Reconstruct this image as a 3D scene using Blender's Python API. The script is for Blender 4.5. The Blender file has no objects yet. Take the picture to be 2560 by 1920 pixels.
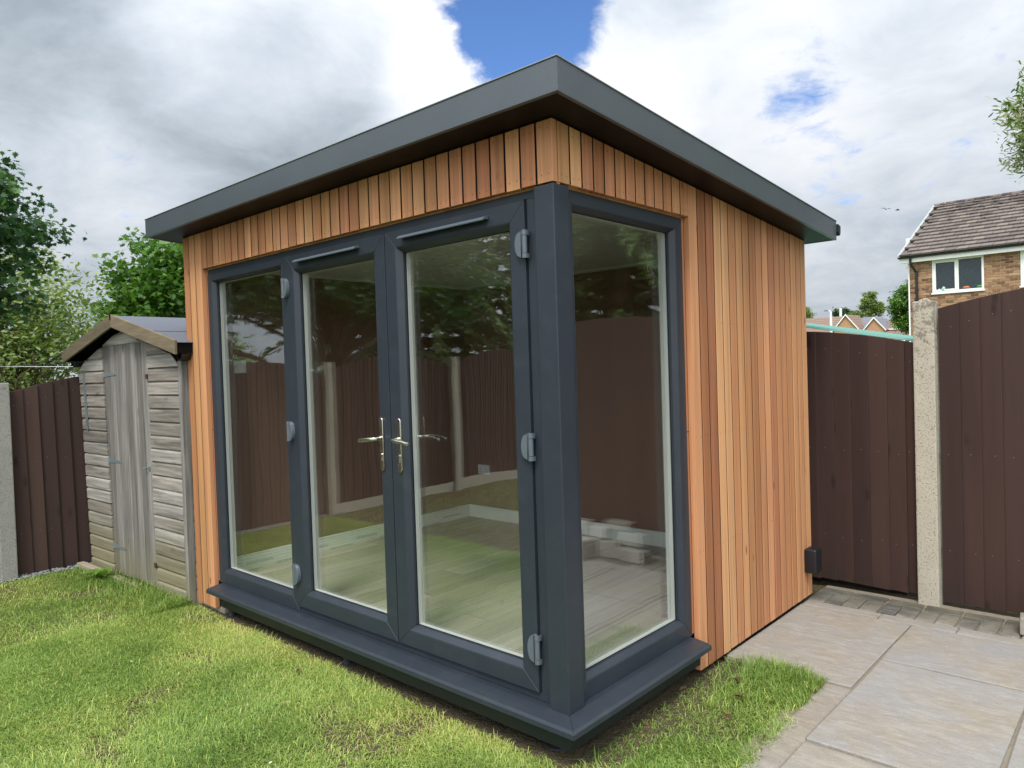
import bpy, bmesh, math, random
import numpy as np
from mathutils import Vector, Matrix

random.seed(7)
RNG = np.random.default_rng(11)
SC = bpy.context.scene
COL = SC.collection
rad = math.radians

# ------------------------------------------------------------------ camera
cd = bpy.data.cameras.new("camera")
cam = bpy.data.objects.new("camera", cd)
COL.objects.link(cam)
cd.sensor_width = 36.0
cd.lens = 25.53
cd.clip_start = 0.05
cd.clip_end = 2000.0
CAM = Vector((1.7691, -2.2235, 1.5797))
CY, CP, CR = -0.7371, -0.0228, -0.0324
_f = Vector((math.sin(CY) * math.cos(CP), math.cos(CY) * math.cos(CP), math.sin(CP)))
_r = Vector((math.cos(CY), -math.sin(CY), 0))
_u = _r.cross(_f)
_r2 = _r * math.cos(CR) + _u * math.sin(CR)
_u2 = _u * math.cos(CR) - _r * math.sin(CR)
cam.matrix_world = Matrix(((_r2.x, _u2.x, -_f.x, CAM.x), (_r2.y, _u2.y, -_f.y, CAM.y),
                           (_r2.z, _u2.z, -_f.z, CAM.z), (0, 0, 0, 1)))
SC.camera = cam

# ------------------------------------------------------------------ light and exposure
SUN_AZ = Vector((0.5, -1.0, 0)).normalized()     # towards the sun, on the ground
SUN_EL = rad(56)
SUN_DIR = Vector((SUN_AZ.x * math.cos(SUN_EL), SUN_AZ.y * math.cos(SUN_EL), math.sin(SUN_EL)))
sd = bpy.data.lights.new("sun", 'SUN')
sd.energy = 1.5
sd.angle = rad(17)
sd.color = (1.0, 0.95, 0.87)
sun = bpy.data.objects.new("sun", sd)
COL.objects.link(sun)
sun.rotation_euler = (-SUN_DIR).to_track_quat('-Z', 'Y').to_euler()

SC.view_settings.view_transform = 'Standard'
SC.view_settings.look = 'None'
SC.view_settings.exposure = 1.0
SC.view_settings.gamma = 1.0
SC.view_settings.use_curve_mapping = False
SC.cycles.max_bounces = 10
SC.cycles.transparent_max_bounces = 16
SC.cycles.caustics_reflective = False
SC.cycles.caustics_refractive = False
SC.cycles.sample_clamp_indirect = 6.0
SC.cycles.use_denoising = True


class NT:
    """tiny helper to write node trees"""
    def __init__(self, tree):
        self.t = tree

    def n(self, kind, **kw):
        nd = self.t.nodes.new(kind)
        ins = kw.pop('ins', {})
        for k, v in kw.items():
            setattr(nd, k, v)
        for k, v in ins.items():
            self.set(nd.inputs[k], v)
        return nd

    def set(self, sock, v):
        if isinstance(v, bpy.types.NodeSocket):
            self.t.links.new(v, sock)
        elif isinstance(v, bpy.types.Node):
            self.t.links.new(v.outputs[0], sock)
        else:
            if isinstance(v, (tuple, list)) and len(v) == 3 and sock.type == 'RGBA':
                v = (*v, 1.0)
            sock.default_value = v

    def math(self, op, a, b=0.0, c=None, clamp=False):
        nd = self.n('ShaderNodeMath', operation=op, use_clamp=clamp)
        self.set(nd.inputs[0], a)
        self.set(nd.inputs[1], b)
        if c is not None:
            self.set(nd.inputs[2], c)
        return nd.outputs[0]

    def mapr(self, v, a, b, c=0.0, d=1.0, smooth=True):
        nd = self.n('ShaderNodeMapRange', interpolation_type='SMOOTHSTEP' if smooth else 'LINEAR')
        for i, x in enumerate((v, a, b, c, d)):
            self.set(nd.inputs[i], x)
        return nd.outputs[0]

    def mix(self, fac, a, b, mode='MIX'):
        nd = self.n('ShaderNodeMix', data_type='RGBA', blend_type=mode)
        self.set(nd.inputs[0], fac)
        self.set(nd.inputs[6], a)
        self.set(nd.inputs[7], b)
        return nd.outputs[2]

    def ramp(self, fac, stops, interp='LINEAR'):
        nd = self.n('ShaderNodeValToRGB')
        nd.color_ramp.interpolation = interp
        el = nd.color_ramp.elements
        while len(el) < len(stops):
            el.new(0.5)
        for e, (p, c) in zip(el, stops):
            e.position = p
            e.color = (*c, 1.0) if len(c) == 3 else c
        self.set(nd.inputs[0], fac)
        return nd.outputs[0]

    def noise(self, vec, scale, detail=4.0, rough=0.55, dist=0.0):
        nd = self.n('ShaderNodeTexNoise')
        if vec is not None:
            self.set(nd.inputs['Vector'], vec)
        nd.inputs['Scale'].default_value = scale
        nd.inputs['Detail'].default_value = detail
        nd.inputs['Roughness'].default_value = rough
        nd.inputs['Distortion'].default_value = dist
        return nd.outputs[0]

    def scale(self, vec, s, off=None):
        nd = self.n('ShaderNodeVectorMath', operation='MULTIPLY')
        self.set(nd.inputs[0], vec)
        nd.inputs[1].default_value = s
        if off is None:
            return nd.outputs[0]
        ad = self.n('ShaderNodeVectorMath', operation='ADD')
        self.set(ad.inputs[0], nd.outputs[0])
        self.set(ad.inputs[1], off)
        return ad.outputs[0]


def lin(r, g, b):
    def f(c):
        c /= 255.0
        return c / 12.92 if c <= 0.04045 else ((c + 0.055) / 1.055) ** 2.4
    return (f(r), f(g), f(b))


# ------------------------------------------------------------------ world: blue sky behind broken cloud
W = bpy.data.worlds.new("World")
SC.world = W
W.use_nodes = True
W.node_tree.nodes.clear()
w = NT(W.node_tree)
sky = w.n('ShaderNodeTexSky', sky_type='NISHITA', sun_disc=False)
sky.sun_elevation = SUN_EL
sky.sun_rotation = math.atan2(SUN_AZ.x, SUN_AZ.y)
sky.air_density = 1.0
sky.dust_density = 0.4
sky.ozone_density = 2.5
tc = w.n('ShaderNodeTexCoord')
D = w.n('ShaderNodeVectorMath', operation='NORMALIZE', ins={0: tc.outputs['Generated']}).outputs[0]
sep = w.n('ShaderNodeSeparateXYZ', ins={0: D})
dz = w.math('ADD', w.math('MAXIMUM', sep.outputs[2], 0.0), 0.33)
P = w.n('ShaderNodeCombineXYZ', ins={0: w.math('DIVIDE', sep.outputs[0], dz), 1: w.math('DIVIDE', sep.outputs[1], dz),
                                     2: w.math('MULTIPLY', sep.outputs[2], 1.2)}).outputs[0]
big = w.noise(P, 1.15, 3.0, 0.5, 0.2)
fine = w.noise(P, 3.6, 9.0, 0.6, 0.35)
edge = w.noise(P, 6.0, 10.0, 0.68, 0.35)
puff = w.noise(P, 15.0, 8.0, 0.62, 0.3)


def blob(c, r_in, r_out):
    c = Vector(c).normalized()
    d = w.n('ShaderNodeVectorMath', operation='DOT_PRODUCT', ins={0: D})
    d.inputs[1].default_value = c
    return w.mapr(d.outputs['Value'], math.cos(rad(r_out)), math.cos(rad(r_in)))


def addm(a, b, k):
    return w.math('MULTIPLY_ADD', b, k, a)


# light and dark masses of the cloud deck
bright = w.math('MULTIPLY_ADD', big, 0.5, -0.06)
bright = addm(bright, fine, 0.56)
bright = addm(bright, w.math('SUBTRACT', puff, 0.5), 0.09)
for c, r0, r1, k in [((-0.9031, 0.31, 0.3276), 2, 20, -0.15), ((-0.80, 0.5091, 0.2745), 1, 14, -0.17),
                     ((-0.81, 0.44, 0.40), 1, 9, 0.30), ((-0.70, 0.62, 0.43), 1, 9, 0.22), ((-0.665, 0.66, 0.36), 1, 7, 0.24),
                     ((-0.5483, 0.7503, 0.3493), 2, 10, 0.20), ((-0.24, 0.9056, 0.30), 3, 18, 0.06),
                     ((-0.93, 0.34, 0.19), 1, 9, 0.12), ((-0.42, 0.87, 0.26), 2, 12, 0.12), ((-0.29, 0.955, 0.06), 2, 9, -0.04)]:
    bright = addm(bright, blob(c, r0, r1), k)
cloud = w.ramp(bright, [(0.0, lin(132, 142, 152)), (0.24, lin(162, 173, 183)), (0.42, lin(200, 210, 221)),
                        (0.60, lin(232, 237, 244)), (0.80, lin(254, 254, 254)), (1.0, (1.12, 1.12, 1.12))])
# gaps that let the blue through, and a generic scatter of small ones over the whole dome
gap = w.mapr(big, 0.33, 0.25, 0.0, 0.5)
for c, r0, r1, k in [((-0.585, 0.695, 0.445), 1.0, 7.0, 0.85), ((-0.62, 0.66, 0.47), 1, 6.0, 0.40), ((-0.60, 0.69, 0.40), 1.0, 5.0, 0.45),
                     ((-0.53, 0.71, 0.49), 1, 7, 0.6),
                     ((-0.335, 0.8881, 0.316), 0.1, 2.4, 0.34), ((-0.34, 0.88, 0.33), 0.1, 4.5, 0.26), ((-0.285, 0.90, 0.335), 0.1, 3.6, 0.30), ((-0.3147, 0.9292, 0.190), 0.1, 2.6, 0.45)]:
    gap = addm(gap, blob(c, r0, r1), k)
gap = addm(gap, w.math('SUBTRACT', edge, 0.5), 1.9)
gap = addm(gap, w.math('SUBTRACT', fine, 0.5), 1.5)
gap = addm(gap, w.math('SUBTRACT', puff, 0.5), 0.9)
gmask = w.mapr(gap, 0.22, 1.05)
# an overcast deck is brighter towards the zenith and round the veiled sun
_ds = w.n('ShaderNodeVectorMath', operation='DOT_PRODUCT', ins={0: D})
_ds.inputs[1].default_value = SUN_DIR
_glow = w.math('POWER', w.math('MAXIMUM', _ds.outputs['Value'], 0.0), 1.3)
lum = w.math('ADD', w.math('MULTIPLY_ADD', sep.outputs[2], 0.46, 0.405), w.math('MULTIPLY', _glow, 1.25))
bg_sky = w.n('ShaderNodeBackground', ins={0: w.mix(1.0, sky.outputs[0], (0.70, 0.90, 1.20), 'MULTIPLY'), 1: 0.078})
bg_cl = w.n('ShaderNodeBackground', ins={0: cloud, 1: lum})
mx = w.n('ShaderNodeMixShader', ins={0: gmask, 1: bg_cl.outputs[0], 2: bg_sky.outputs[0]})
w.n('ShaderNodeOutputWorld', ins={0: mx.outputs[0]})
W.cycles.sampling_method = 'MANUAL'
W.cycles.sample_map_resolution = 1024

# ------------------------------------------------------------------ object helpers


def link(name, me, mats, parent=None, kind=None):
    if mats is not None:
        for m in (mats if isinstance(mats, (list, tuple)) else [mats]):
            me.materials.append(m)
    o = bpy.data.objects.new(name, me)
    COL.objects.link(o)
    if parent is not None:
        o.parent = parent
    if kind:
        o['kind'] = kind
    return o


def thing(name, label, cat, loc=(0, 0, 0), group=None, rotz=0.0):
    o = bpy.data.objects.new(name, None)
    o.empty_display_size = 0.2
    COL.objects.link(o)
    o.location = loc
    o.rotation_euler = (0, 0, rotz)
    o['label'] = label
    o['category'] = cat
    if group:
        o['group'] = group
    return o


def tag(o, label, cat, group=None):
    o['label'] = label
    o['category'] = cat
    if group:
        o['group'] = group
    return o


def arr_mesh(name, V, F_sizes, F_idx, smooth=False):
    me = bpy.data.meshes.new(name)
    V = np.asarray(V, dtype=np.float32)
    F_idx = np.asarray(F_idx, dtype=np.int32).ravel()
    F_sizes = np.asarray(F_sizes, dtype=np.int32)
    me.vertices.add(len(V))
    me.vertices.foreach_set('co', V.ravel())
    me.loops.add(len(F_idx))
    me.loops.foreach_set('vertex_index', F_idx)
    me.polygons.add(len(F_sizes))
    starts = np.zeros(len(F_sizes), dtype=np.int32)
    starts[1:] = np.cumsum(F_sizes)[:-1]
    me.polygons.foreach_set('loop_start', starts)
    me.polygons.foreach_set('loop_total', F_sizes)
    me.update(calc_edges=True)
    if smooth:
        me.polygons.foreach_set('use_smooth', [True] * len(F_sizes))
    return me


class MB:
    """collects geometry for ONE mesh"""
    def __init__(self):
        self.v, self.f, self.m = [], [], []

    def add(self, vs, fs, mi=0):
        b = len(self.v)
        self.v += [tuple(x) for x in vs]
        self.f += [tuple(b + i for i in f) for f in fs]
        self.m += [mi] * len(fs)
        return self

    def box(self, x0, x1, y0, y1, z0, z1, mi=0, f=None):
        vs = [(x, y, z) for x in (x0, x1) for y in (y0, y1) for z in (z0, z1)]
        if f:
            vs = [f(*p) for p in vs]
        return self.add(vs, [(0, 1, 3, 2), (4, 6, 7, 5), (0, 4, 5, 1), (2, 3, 7, 6), (0, 2, 6, 4), (1, 5, 7, 3)], mi)

    def prism(self, ring0, ring1, mi=0, caps=True):
        n = len(ring0)
        fs = [(i, (i + 1) % n, n + (i + 1) % n, n + i) for i in range(n)]
        if caps:
            fs += [tuple(range(n - 1, -1, -1)), tuple(range(n, 2 * n))]
        return self.add(list(ring0) + list(ring1), fs, mi)

    def tube(self, pts, rads, n=8, mi=0, caps=True):
        pts = [Vector(p) for p in pts]
        if not isinstance(rads, (list, tuple)):
            rads = [rads] * len(pts)
        rings = []
        prev = None
        for i, p in enumerate(pts):
            t = (pts[min(i + 1, len(pts) - 1)] - pts[max(i - 1, 0)]).normalized()
            a = prev if prev is not None else (Vector((0, 0, 1)) if abs(t.z) < 0.9 else Vector((1, 0, 0)))
            s = (a - t * a.dot(t)).normalized()
            prev = s
            b = t.cross(s)
            rings.append([p + (s * math.cos(2 * math.pi * k / n) + b * math.sin(2 * math.pi * k / n)) * rads[i] for k in range(n)])
        base = len(self.v)
        for r in rings:
            self.v += [tuple(x) for x in r]
        for i in range(len(rings) - 1):
            for k in range(n):
                self.f.append((base + i * n + k, base + i * n + (k + 1) % n, base + (i + 1) * n + (k + 1) % n, base + (i + 1) * n + k))
                self.m.append(mi)
        if caps:
            self.f.append(tuple(base + k for k in range(n - 1, -1, -1)))
            self.f.append(tuple(base + (len(rings) - 1) * n + k for k in range(n)))
            self.m += [mi, mi]
        return self

    def build(self, name, mats, parent=None, kind=None, bevel=0.0, smooth=False, seg=1):
        me = bpy.data.meshes.new(name)
        me.from_pydata(self.v, [], self.f)
        if any(self.m):
            me.polygons.foreach_set('material_index', self.m)
        bm = bmesh.new()
        bm.from_mesh(me)
        bmesh.ops.recalc_face_normals(bm, faces=bm.faces)
        if bevel:
            ed = [e for e in bm.edges if len(e.link_faces) == 2 and e.calc_face_angle(0) > 0.6]
            bmesh.ops.bevel(bm, geom=ed, offset=bevel, segments=seg, affect='EDGES', profile=0.6)
        bm.to_mesh(me)
        bm.free()
        if smooth:
            me.polygons.foreach_set('use_smooth', [True] * len(me.polygons))
            if smooth != 'all':
                me.set_sharp_from_angle(angle=rad(35))
        return link(name, me, mats, parent, kind)


# ------------------------------------------------------------------ materials
MATS = {}


def base_mat(name, rough=0.6, spec=0.5):
    m = bpy.data.materials.new(name)
    m.use_nodes = True
    nt = NT(m.node_tree)
    b = m.node_tree.nodes['Principled BSDF']
    b.inputs['Roughness'].default_value = rough
    b.inputs['Specular IOR Level'].default_value = spec
    MATS[name] = m
    return m, nt, b


def obj_coord(nt, rand_off=True):
    t = nt.n('ShaderNodeTexCoord').outputs['Object']
    if not rand_off:
        return t, None
    rnd = nt.n('ShaderNodeObjectInfo').outputs['Random']
    off = nt.n('ShaderNodeCombineXYZ', ins={0: nt.math('MULTIPLY', rnd, 37.0), 1: nt.math('MULTIPLY', rnd, 91.0), 2: nt.math('MULTIPLY', rnd, 53.0)}).outputs[0]
    ad = nt.n('ShaderNodeVectorMath', operation='ADD', ins={0: t, 1: off})
    return ad.outputs[0], rnd


def bump(nt, b, height, strength, dist=0.01):
    n = nt.n('ShaderNodeBump', ins={'Height': height, 'Strength': strength, 'Distance': dist})
    nt.set(b.inputs['Normal'], n.outputs[0])


def geo_pos(nt):
    return nt.n('ShaderNodeNewGeometry').outputs['Position']


def wood(name, cols, grain=(60, 60, 3), rough=0.62, contrast=0.35, knots=0.0, knotcol=(0.1, 0.05, 0.03), bumps=0.25, low=None):
    """boards: one tint for each board, grain along one axis, a few knots"""
    m, nt, b = base_mat(name, rough, 0.3)
    co, rnd = obj_coord(nt)
    n = len(cols)
    base = nt.ramp(rnd, [(i / max(n - 1, 1), c) for i, c in enumerate(cols)])
    g = nt.noise(nt.scale(co, grain), 1.0, 5.0, 0.6, 0.4)
    broad = nt.noise(nt.scale(co, tuple(x * 0.25 for x in grain)), 1.0, 2.0, 0.5, 0.6)
    k = nt.math('ADD', nt.math('MULTIPLY', nt.math('SUBTRACT', g, 0.5), contrast * 2), nt.math('MULTIPLY', nt.math('SUBTRACT', broad, 0.5), contrast * 1.6))
    k = nt.math('ADD', k, 1.0)
    col = nt.mix(1.0, base, nt.n('ShaderNodeCombineColor', ins={0: k, 1: k, 2: k}).outputs[0], 'MULTIPLY')
    if knots:
        axis = max(range(3), key=lambda i: -grain[i])
        ks = [7.0, 7.0, 7.0]
        ks[axis] = 2.6
        vo = nt.n('ShaderNodeTexVoronoi', ins={'Vector': nt.scale(co, tuple(ks)), 'Scale': 1.0})
        kk = nt.mapr(vo.outputs['Distance'], knots, knots * 0.35)
        col = nt.mix(nt.math('MULTIPLY', kk, 0.75), col, knotcol)
    if low is not None:
        z = nt.n('ShaderNodeSeparateXYZ', ins={0: geo_pos(nt)}).outputs[2]
        patch = nt.noise(geo_pos(nt), 5.0, 4.0, 0.6)
        f = nt.math('MULTIPLY', nt.mapr(nt.math('ADD', z, nt.math('MULTIPLY', patch, 0.5)), low[1], low[2]), low[3])
        col = nt.mix(f, col, low[0])
    nt.set(b.inputs['Base Color'], col)
    if bumps:
        bump(nt, b, g, bumps, 0.004)
    return m


CEDAR = [lin(148, 95, 63), lin(188, 134, 91), lin(164, 107, 73), lin(202, 152, 107), lin(151, 101, 66), lin(194, 138, 98), lin(168, 111, 79), lin(176, 128, 85), lin(198, 145, 102), lin(156, 100, 69)]
cedar = wood('cedar', CEDAR, grain=(62, 62, 1.1), contrast=0.46, knots=0.10, knotcol=lin(110, 66, 48), bumps=0.15)
cedar_deep = wood('cedar_reveal', [lin(160, 108, 76), lin(172, 118, 84)], grain=(110, 110, 2.2), contrast=0.14, bumps=0.1)
fence_wood = wood('fence_stain', [lin(60, 42, 37), lin(68, 49, 43), lin(54, 38, 34), lin(64, 45, 39)], grain=(16, 16, 0.9), rough=0.7, contrast=0.30,
                  knots=0.17, knotcol=lin(36, 25, 22), bumps=0.25, low=(lin(44, 40, 32), 0.42, 0.10, 0.6))
shed_wood = wood('weathered_plank', [lin(130, 124, 117), lin(154, 149, 142), lin(112, 105, 97), lin(141, 133, 124)], grain=(2.2, 32, 48), rough=0.85,
                 contrast=0.95, knots=0.17, knotcol=lin(74, 64, 54), bumps=0.8, low=(lin(128, 122, 84), 0.85, 0.35, 0.6))
shed_door_wood = wood('weathered_door_board', [lin(112, 108, 104), lin(126, 122, 117), lin(102, 98, 93)], grain=(75, 40, 2.4), rough=0.85,
                      contrast=0.95, knots=0.15, knotcol=lin(78, 68, 58), bumps=0.7, low=(lin(116, 110, 78), 0.7, 0.25, 0.5))
barge_wood = wood('mossy_bargeboard', [lin(112, 100, 80), lin(100, 90, 72)], grain=(6, 40, 60), rough=0.9, contrast=0.5, bumps=0.5)
laminate = wood('oak_laminate', [lin(170, 162, 152), lin(186, 178, 168), lin(154, 147, 137), lin(177, 168, 157)], grain=(75, 2.6, 75), rough=0.42,
                contrast=0.36, bumps=0.05)


def plain(name, col, rough=0.5, spec=0.5, metal=0.0, var=0.0, vscale=8.0, bumpk=0.0, bscale=60.0, bdist=0.002):
    m, nt, b = base_mat(name, rough, spec)
    b.inputs['Metallic'].default_value = metal
    if var:
        co, _ = obj_coord(nt)
        n = nt.noise(co, vscale, 5.0, 0.6)
        c = nt.mix(n, tuple(x * (1 - var) for x in col), tuple(min(1, x * (1 + var)) for x in col))
        nt.set(b.inputs['Base Color'], c)
        r = nt.math('MULTIPLY_ADD', n, 0.16, rough - 0.08)
        nt.set(b.inputs['Roughness'], r)
    else:
        b.inputs['Base Color'].default_value = (*col, 1)
    if bumpk:
        co, _ = obj_coord(nt)
        bump(nt, b, nt.noise(co, bscale, 4.0, 0.6), bumpk, bdist)
    return m


def foil():
    m, nt, b = base_mat('anthracite_foil', 0.4, 0.42)
    p = geo_pos(nt)
    n1 = nt.noise(p, 4.0, 6.0, 0.65)
    z = nt.n('ShaderNodeSeparateXYZ', ins={0: p}).outputs[2]
    col = nt.mix(n1, lin(39, 45, 52), lin(45, 51, 59))
    grit = nt.mapr(nt.noise(p, 260.0, 2.0, 0.5), 0.70, 0.78)
    splash = nt.mapr(z, 0.75, 0.15, 0.08, 0.5)                     # dried splashes, more of them low down
    col = nt.mix(nt.math('MULTIPLY', grit, splash), col, lin(150, 148, 140))
    dust = nt.math('MULTIPLY', nt.mapr(nt.noise(p, 9.0, 6.0, 0.7), 0.48, 0.75), 0.05)
    col = nt.mix(dust, col, lin(120, 120, 116))
    nt.set(b.inputs['Base Color'], col)
    nt.set(b.inputs['Roughness'], nt.math('MULTIPLY_ADD', n1, 0.22, 0.30))
    bump(nt, b, nt.noise(nt.scale(p, (170, 170, 60)), 1.0, 3.0, 0.6), 0.10, 0.002)
    return m


anth = foil()
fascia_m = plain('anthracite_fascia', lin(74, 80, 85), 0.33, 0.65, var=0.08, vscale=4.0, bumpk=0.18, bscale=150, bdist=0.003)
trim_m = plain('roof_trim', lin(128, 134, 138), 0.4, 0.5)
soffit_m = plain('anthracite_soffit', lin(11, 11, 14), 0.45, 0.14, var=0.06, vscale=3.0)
skirt_m = plain('dark_skirt', lin(24, 29, 34), 0.5, 0.4, var=0.1)
white_in = plain('white_upvc', lin(226, 228, 224), 0.35, 0.5)
vent_m = plain('slate_vent', lin(84, 94, 102), 0.4, 0.5)
spacer_m = plain('pale_spacer', lin(204, 206, 200), 0.5, 0.3)
gasket = plain('black_gasket', lin(18, 19, 21), 0.6, 0.4)
black_m = plain('black_membrane_and_shade', lin(16, 16, 17), 0.9, 0.1)
hinge_m = plain('grey_hinge', lin(84, 92, 98), 0.42, 0.5, var=0.08, vscale=30)
steel = plain('satin_steel', lin(196, 190, 178), 0.26, 0.5, metal=1.0, var=0.08, vscale=40)
galv = plain('galvanised', lin(122, 132, 135), 0.5, 0.5, metal=0.35, var=0.15, vscale=60)
wall_paint = plain('brown_wall_paint', lin(124, 96, 79), 0.7, 0.3, var=0.06, vscale=2.0)
skirting_m = plain('white_skirting', lin(232, 236, 230), 0.4, 0.4)
socket_m = plain('white_socket', lin(228, 230, 230), 0.35, 0.5)
dark_hole = plain('dark_hole', lin(30, 30, 32), 0.8, 0.1)
ink = plain('grey_ink', lin(124, 132, 126), 0.7, 0.2)
ceil_m = plain('white_ceiling_board', lin(214, 214, 208), 0.4, 0.4)
black_plastic = plain('black_plastic', lin(22, 23, 27), 0.45, 0.5, var=0.15, vscale=30)
gutter_m = plain('black_gutter', lin(24, 27, 30), 0.4, 0.5)
screw_m = plain('screw_head', lin(120, 104, 92), 0.5, 0.5, metal=0.4)
nail_m = plain('nail_head', lin(70, 48, 38), 0.6, 0.3)
felt_m = plain('roof_felt', lin(98, 100, 108), 0.9, 0.2, var=0.28, vscale=120, bumpk=0.5, bscale=260)
white_paint = plain('white_paint', lin(226, 226, 222), 0.5, 0.4, var=0.05, vscale=3)
teal_m = plain('teal_sheet', lin(92, 138, 126), 0.55, 0.4, var=0.12, vscale=2.0)
bark = plain('bark', lin(112, 98, 84), 0.9, 0.1, var=0.35, vscale=9.0, bumpk=0.6, bscale=25, bdist=0.02)
bark_pale = plain('pale_bark', lin(158, 154, 146), 0.9, 0.1, var=0.25, vscale=7.0, bumpk=0.5, bscale=25, bdist=0.02)
lamp_m = plain('lamp_column', lin(206, 210, 212), 0.5, 0.4)
window_dark = plain('dark_obscured_glass', lin(38, 48, 52), 0.18, 0.6, var=0.55, vscale=26, bumpk=0.6, bscale=45, bdist=0.01)
timber = plain('old_timber_edge', lin(150, 140, 120), 0.9, 0.1, var=0.3, vscale=14, bumpk=0.4, bscale=40)
line_m = plain('white_line', lin(220, 222, 220), 0.5, 0.3)
bird_m = plain('bird_feather', lin(96, 98, 104), 0.8, 0.2)
dead_leaf_m = plain('dead_leaf', lin(92, 66, 50), 0.8, 0.2, var=0.3, vscale=40)


def concrete(name, c1, c2, dark, scale=1.0):
    m, nt, b = base_mat(name, 0.9, 0.2)
    p = geo_pos(nt)
    n1 = nt.noise(p, 7.0 * scale, 5.0, 0.6)
    pits = nt.noise(p, 90.0 * scale, 3.0, 0.65)
    spk = nt.mapr(pits, 0.56, 0.64)
    col = nt.mix(n1, c1, c2)
    z = nt.n('ShaderNodeSeparateXYZ', ins={0: p}).outputs[2]
    lich = nt.mapr(nt.math('ADD', nt.noise(p, 26.0, 5.0, 0.7), nt.mapr(z, 1.2, 1.95, 0.0, 0.16)), 0.60, 0.72)
    col = nt.mix(nt.math('MULTIPLY', lich, 0.7), col, dark)
    col = nt.mix(nt.math('MULTIPLY', spk, 0.6), col, dark)
    nt.set(b.inputs['Base Color'], col)
    bump(nt, b, nt.math('SUBTRACT', n1, nt.math('MULTIPLY', spk, 0.5)), 0.6, 0.006)
    return m


post_m = concrete('concrete_post_aggregate', lin(158, 151, 136), lin(182, 175, 158), lin(104, 96, 88))
post_grey = concrete('grey_concrete_post', lin(132, 130, 123), lin(154, 151, 143), lin(102, 99, 94))


def stone(name, cols, wet=None):
    m, nt, b = base_mat(name, 0.82, 0.25)
    co, rnd = obj_coord(nt)
    base = nt.ramp(rnd, [(i / (len(cols) - 1), c) for i, c in enumerate(cols)])
    n1 = nt.noise(co, 2.6, 6.0, 0.62, 0.6)
    n2 = nt.noise(nt.scale(co, (9, 26, 9)), 1.0, 6.0, 0.65, 0.8)
    n3 = nt.noise(co, 120.0, 3.0, 0.6)
    col = nt.mix(nt.mapr(n1, 0.36, 0.66), base, lin(142, 133, 119))
    col = nt.mix(nt.math('MULTIPLY', nt.mapr(n2, 0.48, 0.66), 0.35), col, lin(166, 160, 151))
    col = nt.mix(nt.math('MULTIPLY', nt.mapr(n2, 0.50, 0.34), 0.28), col, lin(118, 110, 102))
    col = nt.mix(nt.math('MULTIPLY', nt.mapr(n3, 0.5, 0.72), 0.3), col, lin(100, 94, 86))
    gp_ = geo_pos(nt)
    spots = nt.mapr(nt.noise(gp_, 46.0, 3.0, 0.7), 0.66, 0.74)
    col = nt.mix(nt.math('MULTIPLY', spots, 0.35), col, lin(190, 186, 178))
    tone = nt.noise(gp_, 1.7, 4.0, 0.6)
    col = nt.mix(nt.math('MULTIPLY', nt.mapr(tone, 0.45, 0.7), 0.4), col, lin(136, 134, 134))
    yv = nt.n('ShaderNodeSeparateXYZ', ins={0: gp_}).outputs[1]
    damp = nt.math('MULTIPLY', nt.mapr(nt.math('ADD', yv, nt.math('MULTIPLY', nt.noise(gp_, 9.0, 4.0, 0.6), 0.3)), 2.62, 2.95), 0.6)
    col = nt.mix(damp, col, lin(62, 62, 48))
    nt.set(b.inputs['Base Color'], col)
    bump(nt, b, nt.math('ADD', n2, nt.math('MULTIPLY', n3, 0.4)), 0.7, 0.008)
    return m


slab_m = stone('sandstone_slab', [lin(140, 135, 127), lin(144, 140, 134), lin(136, 133, 130), lin(145, 139, 129)])
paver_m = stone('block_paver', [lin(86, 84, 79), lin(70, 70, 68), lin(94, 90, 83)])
block_m = stone('pale_block', [lin(176, 168, 158), lin(190, 184, 176), lin(164, 156, 146)])
edging_m = stone('edging_paver', [lin(134, 124, 112), lin(140, 131, 119)])


def soil_mat():
    m, nt, b = base_mat('soil', 0.95, 0.1)
    p = geo_pos(nt)
    n1 = nt.noise(p, 3.0, 6.0, 0.65)
    n2 = nt.noise(p, 60.0, 4.0, 0.6)
    col = nt.mix(n1, lin(78, 70, 54), lin(112, 102, 80))
    col = nt.mix(nt.math('MULTIPLY', n2, 0.5), col, lin(66, 56, 44))
    nt.set(b.inputs['Base Color'], col)
    bump(nt, b, nt.math('ADD', n2, nt.noise(p, 22.0, 4.0, 0.6)), 1.0, 0.02)
    return m


soil_m = soil_mat()
sand_m = plain('jointing_sand', lin(128, 118, 104), 0.95, 0.1, var=0.3, vscale=30, bumpk=0.6, bscale=150)
gravel_m = plain('grey_gravel', lin(128, 130, 130), 0.85, 0.2, var=0.3, vscale=20)


def leaf_mat(name, stops, trans=0.35, rough=0.5):
    m = bpy.data.materials.new(name)
    m.use_nodes = True
    nt = NT(m.node_tree)
    m.node_tree.nodes.clear()
    at = nt.n('ShaderNodeAttribute', attribute_name='tint')
    col = nt.ramp(at.outputs['Fac'], stops)
    b = nt.n('ShaderNodeBsdfPrincipled', ins={'Base Color': col, 'Roughness': rough, 'Specular IOR Level': 0.35})
    tcol = nt.mix(1.0, col, (1.15, 1.25, 0.55), 'MULTIPLY')
    t = nt.n('ShaderNodeBsdfTranslucent', ins={0: tcol})
    mxs = nt.n('ShaderNodeMixShader', ins={0: trans, 1: b.outputs[0], 2: t.outputs[0]})
    nt.n('ShaderNodeOutputMaterial', ins={0: mxs.outputs[0]})
    return m


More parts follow.
